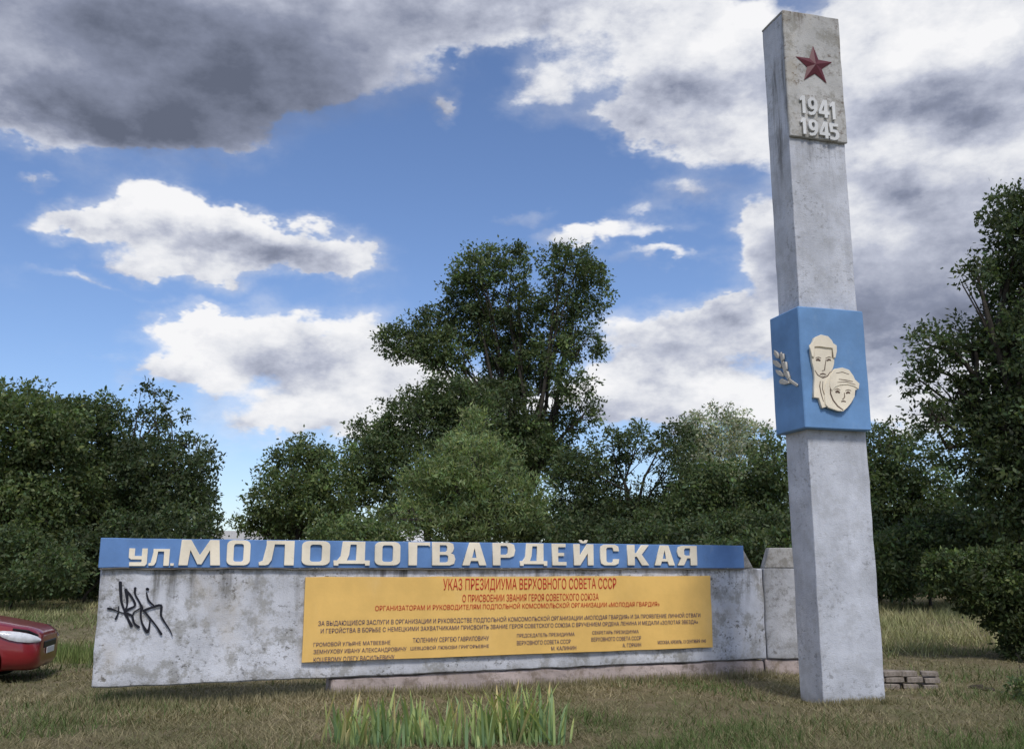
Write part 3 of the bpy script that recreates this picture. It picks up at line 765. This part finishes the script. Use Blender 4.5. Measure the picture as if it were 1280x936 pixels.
tree('willow', 'pale feathery willow standing before the darker trees in the middle', 'tree', (590, 0), 33,
     [(590, 545, 28, 40, .7), (585, 590, 56, 48, .9), (550, 625, 60, 46, .9), (630, 625, 56, 48, .9), (600, 650, 80, 36, 1), (525, 600, 24, 34, .6), (560, 570, 24, 30, .6), (625, 580, 24, 30, .6), (655, 650, 36, 32, .8), (500, 650, 36, 26, .7)], .20, LITE, 17, TG, asp=.26, up=.9, droop=-.15, tuft=.34, per=34)
tree('round_tree', 'dark tree right of the tallest tree with bright holes of sky through it', 'tree', (790, 0), 46,
     [(800, 550, 40, 26, .6), (765, 560, 26, 26, .5), (845, 548, 26, 30, .6), (845, 590, 30, 34, .7), (755, 605, 24, 26, .3), (740, 645, 50, 34, 1), (830, 650, 60, 40, 1), (715, 610, 40, 50, .8), (780, 660, 70, 36, 1), (790, 610, 30, 20, .1), (728, 585, 34, 36, .8), (772, 588, 24, 22, .5), (790, 640, 50, 24, 1)], .2, DEEP, 18, TG)
tree('silver_tree', 'pale silvery grey tree rising behind the dark row left of the pillar', 'tree', (895, 0), 58,
     [(895, 540, 46, 36, .7), (935, 545, 28, 28, .6), (870, 560, 30, 36, .7), (905, 580, 60, 40, .8), (900, 640, 60, 60, .7)], .22, GREY, 19, TG)
tree('round_tree', 'dark green tree standing directly left of the pillar', 'tree', (930, 0), 41,
     [(880, 620, 50, 46, 1), (930, 640, 60, 46, 1), (962, 580, 34, 42, .9), (965, 630, 46, 60, 1), (860, 655, 60, 34, 1), (900, 595, 34, 26, .7)], .2, DARK, 20, TG)
tree('round_tree', 'dark green tree seen just right of the pillar below the blue block', 'tree', (1105, 0), 40,
     [(1100, 565, 32, 38, .9), (1080, 610, 50, 50, 1), (1120, 630, 60, 46, 1), (1165, 625, 46, 46, .9), (1140, 670, 70, 36, 1), (1070, 660, 50, 40, 1), (1200, 655, 46, 46, 1), (1145, 575, 36, 40, .7), (1120, 545, 26, 22, .6)], .2, DARK, 21, TG)
tree('big_tree', 'largest dark leafed tree at the right edge, towering over the clipped bush', 'tree', (1285, 0), 27,
     [(1262, 262, 34, 34, .8), (1290, 300, 60, 60, 1), (1222, 345, 30, 20, .7), (1255, 350, 36, 26, .8), (1172, 432, 42, 30, .65), (1150, 470, 30, 30, .45), (1215, 420, 40, 28, .6), (1265, 420, 50, 60, 1), (1310, 450, 70, 110, 1),
      (1195, 500, 42, 34, .5), (1245, 510, 56, 56, 1), (1290, 560, 70, 90, 1), (1225, 570, 44, 44, .65), (1255, 620, 60, 60, .9), (1160, 525, 28, 24, .4), (1320, 340, 60, 90, 1)], .17, DEEP, 22, TG, .34, tuft=.34, vary=.3)
# low growth below the trees
BG = 'bushes under the trees'
def bush(label, px, Y, cl, col, seed, L=.16, **kw):
    tree('bush', label, 'bush', (px, 0), Y, cl, L, col, seed, BG, .05, True, **kw)
bush('dark green thicket at the far left edge under the broad tree', 30, 31, [(5, 700, 70, 42, 1), (70, 712, 40, 32, .9), (-70, 690, 60, 50, 1), (30, 728, 70, 18, 1)], DARK, 31, tuft=.3)
bush('low bush between the left thicket and the left end of the wall', 115, 34, [(110, 690, 36, 30, .9), (160, 680, 50, 40, 1), (220, 675, 60, 40, 1)], DEEP, 32, tuft=.3)
bush('bush showing in the notch between the wall and the short section', 945, 19, [(945, 690, 26, 24, 1), (975, 680, 34, 24, 1), (905, 690, 30, 20, .9)], DARK, 33, .12, tuft=.22)
bush('dark bushes behind the right half of the name board', 790, 34, [(700, 675, 60, 34, 1), (780, 680, 70, 34, 1), (860, 682, 60, 30, 1)], DEEP, 34, tuft=.3)
bush('light green bush behind the middle of the name board', 480, 31, [(420, 668, 44, 22, .9), (475, 672, 50, 24, .7)], MID, 35, tuft=.28)
bush('tangled bush right of the pillar behind the clipped bush', 1150, 31, [(1110, 705, 34, 38, 1), (1150, 690, 50, 40, .9), (1210, 690, 60, 40, 1), (1130, 728, 50, 16, 1), (1185, 728, 40, 16, 1)], DARK, 36, tuft=.28)

bush('dark thicket before the trunks at the left, beside the parked car', 70, 36, [(20, 722, 60, 26, 1), (85, 718, 40, 28, 1), (130, 715, 40, 32, 1), (60, 735, 80, 12, 1)], DEEP, 37, tuft=.3)
bush('dark bushes left of the pillar behind the short wall section', 930, 33, [(900, 676, 50, 40, 1), (955, 676, 44, 44, 1), (985, 690, 30, 36, 1)], DEEP, 38, tuft=.3)
bush('dark growth behind the pillar, showing at its right side', 1090, 33, [(1075, 700, 44, 40, 1), (1125, 700, 50, 44, 1), (1060, 650, 40, 40, .9), (1100, 730, 60, 16, 1)], DEEP, 39, tuft=.3)
bush('dark growth behind the clipped bush at the right edge', 1230, 30, [(1190, 680, 60, 44, 1), (1250, 670, 60, 50, 1), (1310, 680, 60, 60, 1)], DEEP, 40, tuft=.3)
# clipped bush at the right edge: a dense cut surface on short stems
hb = tree('clipped_bush', 'wide clipped bush with a flat top at the right edge', 'bush', (1275, 0), 18,
          [(1185, 717, 32, 26, 1.6, 0), (1235, 722, 48, 32, 1.8, .2), (1290, 728, 60, 40, 1.8, 0), (1222, 748, 36, 18, 1.4, 0), (1278, 776, 26, 26, 1.5, 0), (1166, 725, 18, 20, 1.2, .3), (1235, 699, 54, 12, 1.6, .4), (1185, 699, 34, 10, 1.5, .2), (1290, 696, 40, 10, 1.6, 0), (1298, 800, 26, 30, 1.4, 0), (1276, 806, 20, 34, 1.4, 0), (1250, 775, 24, 18, 1.3, 0)], .075, (.070, .098, .040), 41, None, .07, False, 1.0, tuft=.13, per=24, k=7, vary=.35, fine=1)
tree('young_shrub', 'small dark leafed shrub low at the right edge near the road', 'bush', (1283, 0), 12.6,
     [(1283, 862, 16, 20, 1, 0), (1296, 880, 22, 24, 1, 0)], .06, DARK, 42, None, .02, True, tuft=.10, per=18)

# far wood closing the view
r = np.random.default_rng(5)
cl = []
for i in range(90):
    x = -95 + i * 2.15 + r.uniform(-.8, .8)
    if -29 < x < -22: continue
    cl.append((np.array([x, 84 + r.uniform(-3, 3), 3.4 + r.uniform(-.5, .8)]), (2.6, 2.2, 3.4 + r.uniform(-.5, 1.2)), .8))
V, C = crown(cl, .45, DARK, r, tuft=.7, k=4, per=18)
tag(obj('far_wood', np_mesh('far_wood', V, 4, C, M_leaf)), 'far band of dark woodland behind all the trees', 'wood', kind='stuff')

# ------------------------------------------------------------------ two house roofs glimpsed behind the board
M_roof = plain('pale roof sheet', (.42, .41, .39), .6); M_wallp = plain('house plaster', (.45, .42, .37), .9); M_pane = plain('window glass', (.04, .05, .06), .1, .6)
def house(label, x, y, w, d, h, rise, rz, roofm):
    t = thing('house', (x, y, float(g(x, y)) - .1), rz, label, 'house', None)
    box('wall', -w / 2, w / 2, -d / 2, d / 2, 0, h, M_wallp, t, .01)
    V = [(-w / 2 - .4, -d / 2 - .4, h - .1), (w / 2 + .4, -d / 2 - .4, h - .1), (w / 2 + .4, d / 2 + .4, h - .1), (-w / 2 - .4, d / 2 + .4, h - .1), (-w / 2 - .4, 0, h + rise), (w / 2 + .4, 0, h + rise)]
    V += [(a, b, c + .12) for a, b, c in V]
    F = [(0, 4, 5, 1), (2, 5, 4, 3), (6, 7, 11, 10), (8, 9, 10, 11), (0, 1, 7, 6), (2, 3, 9, 8), (1, 5, 11, 7), (5, 2, 8, 11), (0, 6, 10, 4), (4, 10, 9, 3)]
    obj('roof', mesh('roof', V, F, roofm), t)
    for k in (-1, 1):
        wn = box('window', k * w * .25 - .5, k * w * .25 + .5, -d / 2 - .06, -d / 2 - .004, h * .35, h * .8, M_roof, t, .01)
        box('pane', k * w * .25 - .42, k * w * .25 + .42, -d / 2 - .075, -d / 2 - .062, h * .39, h * .76, M_pane, wn, .003)
p = at(287, 655, 66)
house('small house with a pale grey roof in the gap between the left trees', p.x, 66, 5.2, 6, 1.5, 1.3, R(8), M_roof)
p = at(492, 668, 58)
house('low shed with a bright white roof glimpsed above the name board', p.x, 58, 3.2, 4, 1.9, .9, R(0), plain('white roof sheet', (.75, .75, .75), .5))

# ------------------------------------------------------------------ grass
def fbm(x, y, s):
    v = np.zeros_like(x)
    for k, (a, f) in enumerate(((1, 1), (.6, 2.1), (.35, 4.3))):
        v += a * np.sin(x * s * f * 1.3 + 1.7 * k + 2.0 * np.sin(y * s * f * .7 + k)) * np.sin(y * s * f * 1.1 + .6 * k + 1.5 * np.sin(x * s * f * .9))
    return v / 1.95
def blades(n, y0, y1, half, h0, h1, w, seed, cols, dens=None, bend=.5, inv2=True, xr=None):
    r = np.random.default_rng(seed)
    u = r.uniform(0, 1, n)
    y = 1 / (1 / y0 + u * (1 / y1 - 1 / y0)) if inv2 else y0 + (y1 - y0) * u
    x = (r.uniform(-1, 1, n) * (half * y + 1.2)) if xr is None else r.uniform(xr[0], xr[1], n)
    if dens is not None:
        keep = r.uniform(0, 1, n) < dens(x, y)
        x, y = x[keep], y[keep]
    n = len(x)
    z = g(x, y)
    h = r.uniform(h0, h1, n) * (1 + .35 * fbm(x, y, 1.1))
    a = r.uniform(0, 2 * math.pi, n)
    tip = np.stack([np.cos(a), np.sin(a), np.zeros(n)], -1) * (h * r.uniform(.1, 1, n) * bend * 2)[:, None] + np.stack([0 * h, 0 * h, h], -1)
    b = a + math.pi / 2 + r.normal(0, .5, n)
    ww = w * r.uniform(.6, 1.5, n) * np.clip(y / 11, .8, 3)
    side = np.stack([np.cos(b), np.sin(b), 0 * b], -1) * ww[:, None]
    p = np.stack([x, y, z - .01], -1)
    V = np.stack([p - side * .5, p + side * .5, p + tip], 1).reshape(-1, 3)
    f = np.clip(.5 + .55 * fbm(x + 3, y, .55) + .3 * fbm(x, y + 9, 2.1) + r.normal(0, .18, n), 0, 1)
    c0, c1, c2 = (np.array(c) for c in cols)
    C = np.where((f < .5)[:, None], c0 + (c1 - c0) * (f / .5)[:, None], c1 + (c2 - c1) * ((f - .5) / .5)[:, None]) * r.uniform(.6, 1.4, (n, 1))
    return V, C
STRAW, OLIVE, GREEN = (.37, .315, .20), (.20, .19, .10), (.105, .15, .055)
def clear(x, y):                    # nothing grows through the pillar, plinth or tyres
    lx = (x - PA.x) * math.cos(PANG) + (y - PA.y) * math.sin(PANG); ly = -(x - PA.x) * math.sin(PANG) + (y - PA.y) * math.cos(PANG)
    wx = (x - WA[0]) * math.cos(WANG) + (y - WA[1]) * math.sin(WANG); wy = -(x - WA[0]) * math.sin(WANG) + (y - WA[1]) * math.cos(WANG)
    bad = ((lx > 0) & (lx < PW) & (ly > 0) & (ly < PD)) | ((wx > 2.87) & (wx < 11) & (wy > .04) & (wy < .33))
    return np.where(bad, 0.0, 1.0)
def patchy(x, y): return clear(x, y) * np.clip(.62 + .55 * fbm(x, y, .9), .12, 1)
V, C = blades(360000, 7.5, 34, .60, .025, .085, .010, 1, (STRAW, (.25, .215, .125), (.165, .17, .085)), patchy, 1.5)
tag(obj('grass', np_mesh('grass', V, 3, C, M_blade)), 'short dry trampled grass over the whole ground', 'grass', kind='stuff')
def weeds(x, y):
    return clear(x, y) * np.clip(.05 + 1.25 * fbm(x + 1.3, y - 2, .8), 0, 1)
V, C = blades(130000, 8, 34, .60, .05, .17, .011, 2, (OLIVE, GREEN, (.10, .15, .045)), weeds, .7)
tag(obj('green_weeds', np_mesh('green_weeds', V, 3, C, M_blade)), 'patches of greener weeds scattered through the dry grass', 'grass', kind='stuff')
V1, C1 = blades(44000, 18.5, 33, 0, .10, .40, .0085, 3, ((.40, .36, .20), (.30, .30, .15), (.19, .22, .09)), lambda x, y: np.clip(.45 + fbm(x, y, .8), 0, 1), .7, False, (6, 17))
V2, C2 = blades(38000, 19, 35, 0, .08, .26, .009, 4, ((.36, .33, .18), (.24, .25, .12), (.15, .19, .075)), lambda x, y: np.clip(.4 + fbm(x, y, .7), 0, 1), .7, False, (-22, -6.5))
V3, C3 = blades(3500, 17.5, 19, 0, .12, .34, .012, 6, ((.26, .27, .12), (.17, .21, .07), (.12, .18, .055)), None, .3, False, (-9, -5))
tag(obj('tall_grass', np_mesh('tall_grass', np.concatenate([V1, V2, V3]), 3, np.concatenate([C1, C2, C3]), M_blade)), 'taller seeding grass before the trees', 'grass', kind='stuff')
# grass growing up against the plinth and pillar foot
def fringe(n, f, h0, h1, seed):
    r = np.random.default_rng(seed); t = r.uniform(0, 1, n)
    x, y = f(t, r)
    z = g(x, y); h = r.uniform(h0, h1, n); a = r.uniform(0, 6.28, n)
    p = np.stack([x, y, z - .01], -1); sd_ = np.stack([np.cos(a), np.sin(a), 0 * a], -1) * .007
    tip = np.stack([r.normal(0, .3, n) * h, r.normal(0, .3, n) * h, h], -1)
    V = np.stack([p - sd_, p + sd_, p + tip], 1).reshape(-1, 3)
    C = (np.array(OLIVE) + (np.array(STRAW) - np.array(OLIVE)) * r.uniform(0, 1, (n, 1))) * r.uniform(.6, 1.3, (n, 1))
    return V, C
ca, sa = math.cos(WANG), math.sin(WANG)
def along(s0, s1, d0, d1):
    def f(t, r):
        s = s0 + (s1 - s0) * t; d = r.uniform(d0, d1, len(t))
        return WA[0] + ca * s - sa * d, WA[1] + sa * s + ca * d
    return f
F1 = fringe(3500, along(2.8, 9.9, -.25, .0), .05, .17, 1); F2 = fringe(2600, along(-.2, 2.9, -.15, .4), .05, .16, 2)
cb, sb = math.cos(PANG), math.sin(PANG)
def pf(t, r):
    s = -.1 + 1.05 * t; d = r.uniform(-.2, -.02, len(t))
    return PA.x + cb * s - sb * d, PA.y + sb * s + cb * d
F3 = fringe(900, pf, .04, .12, 3)
tag(obj('edge_grass', np_mesh('edge_grass', np.concatenate([F1[0], F2[0], F3[0]]), 3, np.concatenate([F1[1], F2[1], F3[1]]), M_blade)), 'uncut grass along the foot of the wall and pillar', 'grass', kind='stuff')

# ------------------------------------------------------------------ iris clumps in front of the wall
def iris_leaf(h, w, lean, az, fall, col, r):
    n = 6; V, F = [], []
    dx, dy = math.cos(az), math.sin(az)
    sx_, sy_ = -dy, dx
    for i in range(n + 1):
        t = i / n
        out = lean * h * t + fall * h * max(0, t - .55) ** 1.6 * 2.2
        zz = h * (t - fall * max(0, t - .6) ** 1.5 * 2.4)
        ww = w * (.75 + .5 * t) * (1 - t ** 3.2) * .5 + .0008
        c = Vector((dx * out, dy * out, zz))
        V += [c - Vector((sx_, sy_, 0)) * ww, c + Vector((dx, dy, 0)) * ww * .25, c + Vector((sx_, sy_, 0)) * ww]
    for i in range(n):
        for k in range(2): F.append((i * 3 + k, i * 3 + k + 1, i * 3 + k + 4, i * 3 + k + 3))
    me = mesh('iris_leaf', V, F, M_iris, True)
    a = me.color_attributes.new('tint', 'FLOAT_COLOR', 'POINT')
    for i in range(len(V)):
        t = i // 3 / n
        k = r.uniform(.92, 1.08)
        a.data[i].color = (col[0] * (1 + .25 * t) * k, col[1] * k, col[2] * k * (1 - .2 * t), 1)
    return me
IR = [(428, 9.68, 14, 'iris clump at the left end of the bed'), (448, 9.43, 12, 'iris clump second from the left in the bed'), (470, 9.58, 16, 'iris clump with pale drooping leaves left in the bed'),
      (494, 9.38, 12, 'iris clump between the left clumps and the bare soil'), (520, 9.63, 13, 'iris clump under the middle of the left names on the board'), (548, 9.43, 13, 'iris clump with spread leaves in the middle of the bed'),
      (572, 9.58, 11, 'thin iris clump right of the middle of the bed'), (598, 9.38, 9, 'smallest iris clump beside the gap of bare soil'), (622, 9.78, 24, 'dense iris clump at the left of the thick right group'),
      (643, 9.63, 20, 'tallest dense iris clump in the thick right group'), (664, 9.78, 20, 'dense iris clump right of the tallest one'), (684, 9.58, 14, 'iris clump at the right end with one leaf leaning far right')]
for k, (px, Y, n, lab) in enumerate(IR):
    p = at(px, 920, Y); r = random.Random(100 + k)
    t = thing('iris_clump', (p.x, Y, float(g(p.x, Y)) - .02), 0, lab, 'iris', 'iris plants before the wall')
    for i in range(int(n * 2)):
        dense = 608 < px < 690
        h = r.uniform(.28, .56) * (1.16 if dense else 1.0) * (r.uniform(.4, .7) if i % 4 == 3 else 1)
        col = [(.27, .40, .18), (.34, .46, .20), (.22, .36, .20), (.48, .48, .26)][r.choice([0, 0, 1, 1, 2, 2, 3])]
        me = iris_leaf(h, r.uniform(.020, .038), abs(r.gauss(0, .38)), r.uniform(0, 6.28), r.choice([0, .05, .1, .1, .25, .9 if i < 4 else .1]), col, r)
        o = obj('leaf', me, t)
        o.location = (r.gauss(0, .10), r.gauss(0, .07), 0)
    if px == 684:
        o = obj('leaf', iris_leaf(.42, .03, .85, -.15, .2, (.16, .2, .08), r), t); o.location = (.05, -.05, 0)

# clods of earth in the turf
M_soil = plain('dark soil', (.06, .05, .038), .95, .1, 0, 30, .5)
for i, (px, py, Y, s) in enumerate(((1222, 858, 13.9, .09), (1236, 860, 13.7, .06))):
    bm = bmesh.new(); bmesh.ops.create_icosphere(bm, subdivisions=3, radius=1)
    for v in bm.verts:
        v.co *= 1 + .35 * mnoise.noise(v.co * 1.7 + Vector((i * 5, 0, 0))) + .15 * mnoise.noise(v.co * 5)
        v.co = Vector((v.co.x * s * 1.3, v.co.y * s, v.co.z * s * .5))
    p = at(px, py, Y)
    o = obj('soil_clod', bm_mesh(bm, 'soil_clod', M_soil)); o.location = (p.x, Y, float(g(p.x, Y)) + .01)
    tag(o, ('larger dark clod of earth on the dry grass right of the pillar', 'smaller dark clod of earth beside the larger one')[i], 'clod')

# ------------------------------------------------------------------ red car at the left edge
M_car, nt, b = new_mat('red car paint', .28, .5)
b.inputs['Coat Weight'].default_value = .6; b.inputs['Coat Roughness'].default_value = .06
nt.links.new(mixc(nt, tnoise(nt, 9, 5, .6), (.20, .012, .018), (.25, .018, .022)), b.inputs['Base Color'])
M_black = plain('black trim', (.012, .012, .013), .45); M_tyre = plain('tyre rubber', (.018, .018, .018), .85); M_rim = plain('wheel rim', (.35, .36, .37), .35, .5, .8)
M_glass = plain('car glass', (.02, .025, .03), .06, .6); M_lamp = plain('headlight lens', (.66, .67, .70), .1, .6, 0, 14, .4); M_plate = plain('number plate', (.7, .7, .7), .4)  # headlight lens: reflected sky is put into its pale, mottled base colour
HEAD = R(14)
cp = at(38, 850, 14.75)
car = thing('parked_car', (cp.x, 15.25, float(g(cp.x, 15.25))), HEAD, 'glossy red car parked at the left edge with only its nose in view', 'car')
# local: x forward (0 = front bumper), y left
def ring(x, hw, zb, zs, zt, crown_):
    """one body section: half width, bottom, shoulder height, top height"""
    P = [(0, zb), (hw * .82, zb), (hw * .97, zb + .10), (hw, zb + (zs - zb) * .55), (hw * .965, zs - .04), (hw * .90, zs + (zt - zs) * .35), (hw * .70, zt - crown_ * .4), (hw * .35, zt - crown_ * .1), (0, zt)]
    return [(x, y, z) for y, z in P] + [(x, -y, z) for y, z in P[-2:0:-1]]
SEC = [(0, .60, .30, .52, .64, .02), (-.03, .70, .23, .58, .70, .03), (-.14, .785, .19, .64, .77, .03), (-.34, .83, .19, .70, .82, .04), (-.60, .85, .18, .76, .88, .05), (-.95, .86, .18, .82, .94, .05), (-1.30, .86, .18, .86, .99, .05),
       (-2.0, .865, .18, .90, 1.0, .04), (-3.0, .865, .18, .92, 1.02, .04), (-3.6, .86, .20, .93, 1.04, .04), (-4.0, .83, .24, .92, 1.02, .04), (-4.2, .76, .30, .88, .98, .03), (-4.28, .62, .38, .78, .88, .03)]
V, F = [], []
for s in SEC: V += ring(*s)
m_ = 16
for i in range(len(SEC) - 1):
    for k in range(m_):
        F.append((i * m_ + k, i * m_ + (k + 1) % m_, (i + 1) * m_ + (k + 1) % m_, (i + 1) * m_ + k))
F.append(tuple(range(m_ - 1, -1, -1))); F.append(tuple(range((len(SEC) - 1) * m_, len(SEC) * m_)))
me = mesh('body', V, F, M_car)
bm = bmesh.new(); bm.from_mesh(me)
bmesh.ops.recalc_face_normals(bm, faces=bm.faces[:]); bmesh.ops.subdivide_edges(bm, edges=bm.edges[:], cuts=1, use_grid_fill=True, smooth=.6)
bm.to_mesh(me); bm.free()
body = obj('body', me, car)
# wheel wells cut out
cut = []
for wx in (-.80, -3.42):
    for sy in (1, -1):
        bm = bmesh.new(); bmesh.ops.create_cone(bm, cap_ends=True, segments=28, radius1=.345, radius2=.345, depth=.30, matrix=Matrix.Translation((wx, sy * .78, .31)) @ Matrix.Rotation(R(90), 4, 'X'))
        c = obj('well', bm_mesh(bm, 'well', M_black), car); cut.append(c)
        md = body.modifiers.new('well', 'BOOLEAN'); md.object = c; md.operation = 'DIFFERENCE'; md.solver = 'EXACT'
dg = bpy.context.evaluated_depsgraph_get()
nm = bpy.data.meshes.new_from_object(body.evaluated_get(dg)); body.modifiers.clear(); body.data = nm; nm.name = 'body'
nm.polygons.foreach_set('use_smooth', [True] * len(nm.polygons))
try: nm.set_sharp_from_angle(angle=R(38))
except Exception: pass
for c in cut: bpy.data.objects.remove(c)
# greenhouse
GH = [(-1.18, .70, .98, 1.0), (-1.95, .60, 1.0, 1.42), (-2.5, .61, 1.0, 1.47), (-3.2, .59, 1.0, 1.42), (-3.95, .62, 1.0, 1.04)]
V, F = [], []
for x, hw, z0, z1 in GH: V += [(x, hw + .10, z0 - .04), (x, hw, z1), (x, -hw, z1), (x, -hw - .10, z0 - .04)]
for i in range(len(GH) - 1):
    for k in range(3): F.append((i * 4 + k, i * 4 + k + 1, (i + 1) * 4 + k + 1, (i + 1) * 4 + k))
obj('windows', mesh('windows', V, F, M_glass), car)
V, F = [], []
for x, hw, z in ((-1.90, .605, 1.415), (-2.1, .61, 1.45), (-2.5, .615, 1.485), (-3.0, .605, 1.46), (-3.25, .595, 1.425)):
    V += [(x, hw, z), (x, hw * .5, z + .03), (x, -hw * .5, z + .03), (x, -hw, z)]
for i in range(4):
    for k in range(3): F.append((i * 4 + k, i * 4 + k + 1, (i + 1) * 4 + k + 1, (i + 1) * 4 + k))
obj('roof', mesh('roof', V, F, M_car, True), car)
for sy in (1, -1):
    for a_, b_ in (((-1.18, .80, .95), (-1.95, .605, 1.43)), ((-2.55, .71, .97), (-2.5, .615, 1.46)), ((-3.95, .72, .97), (-3.2, .595, 1.43))):
        V, F = tube([(a_[0], sy * a_[1], a_[2]), (b_[0], sy * b_[1], b_[2])], [.035, .03], 6)
        obj('pillar', mesh('pillar', V, F, M_car), car)
    # headlight: a swept lens wrapped round the corner
    V, F = [], []
    rows = [(-.02, .62, .58, .62), (-.06, .70, .575, .66), (-.15, .775, .58, .70), (-.28, .815, .595, .73), (-.40, .832, .625, .745), (-.49, .842, .665, .75), (-.54, .846, .70, .745)]
    for x, y, z0, z1 in rows:
        for j in range(5):
            t = j / 4; bul = math.sin(math.pi * t) * .022 + .022
            V.append((x + bul * .6, sy * (y + bul - (t * .03)), z0 + (z1 - z0) * t))
    for i in range(len(rows) - 1):
        for j in range(4): F.append((i * 5 + j, i * 5 + j + 1, (i + 1) * 5 + j + 1, (i + 1) * 5 + j))
    obj('headlight', mesh('headlight', V, F, M_lamp, True), car)
    V, F = tube([(-.36, sy * .79, .768), (-.17, sy * .74, .735), (-.05, sy * .62, .665)], [.018, .022, .018], 6)
    obj('headlight_trim', mesh('headlight_trim', V, F, M_black), car)
    for wx in (-.80, -3.42):
        wh = bpy.data.objects.new('wheel', None); COL.objects.link(wh); wh.parent = car; wh.location = (wx, sy * .74, .30)
        pr = [(.19, -.09), (.25, -.10), (.285, -.08), (.30, -.04), (.30, .04), (.285, .08), (.25, .10), (.19, .09)]
        V, F = [], []
        for i in range(32):
            a = 2 * math.pi * i / 32
            for q, yy in pr: V.append((q * math.cos(a), yy, q * math.sin(a)))
        for i in range(32):
            for k in range(7): F.append((i * 8 + k, i * 8 + k + 1, ((i + 1) % 32) * 8 + k + 1, ((i + 1) % 32) * 8 + k))
        obj('tyre', mesh('tyre', V, F, M_tyre, True), wh)
        parts = []
        for k in range(5):
            a = 2 * math.pi * k / 5
            parts.append(tube([(.03 * math.cos(a), sy * .06, .03 * math.sin(a)), (.2 * math.cos(a), sy * .07, .2 * math.sin(a))], [.035, .03], 6))
        bm = bmesh.new(); bmesh.ops.create_cone(bm, cap_ends=True, segments=24, radius1=.2, radius2=.2, depth=.06, matrix=Matrix.Rotation(R(90), 4, 'X'))
        V0 = [v.co.copy() for v in bm.verts]; F0 = [tuple(v.index for v in f.verts) for f in bm.faces]; bm.free()
        parts.append((V0, F0)); V, F = merge(parts)
        obj('rim', mesh('rim', V, F, M_rim), wh)
box('grille', -.05, .012, -.42, .42, .47, .57, M_black, car, .012)
box('air_intake', -.07, .000, -.5, .5, .29, .37, M_black, car, .012)
box('number_plate', .013, .022, -.26, .26, .385, .475, M_plate, car, .003)
V, F = tube([(-.10, -.60, .70), (-.05, -.3, .655), (-.035, 0, .645), (-.05, .3, .655), (-.10, .60, .70)], [.02, .022, .022, .022, .02], 6)
obj('hood_edge', mesh('hood_edge', V, F, M_black), car)
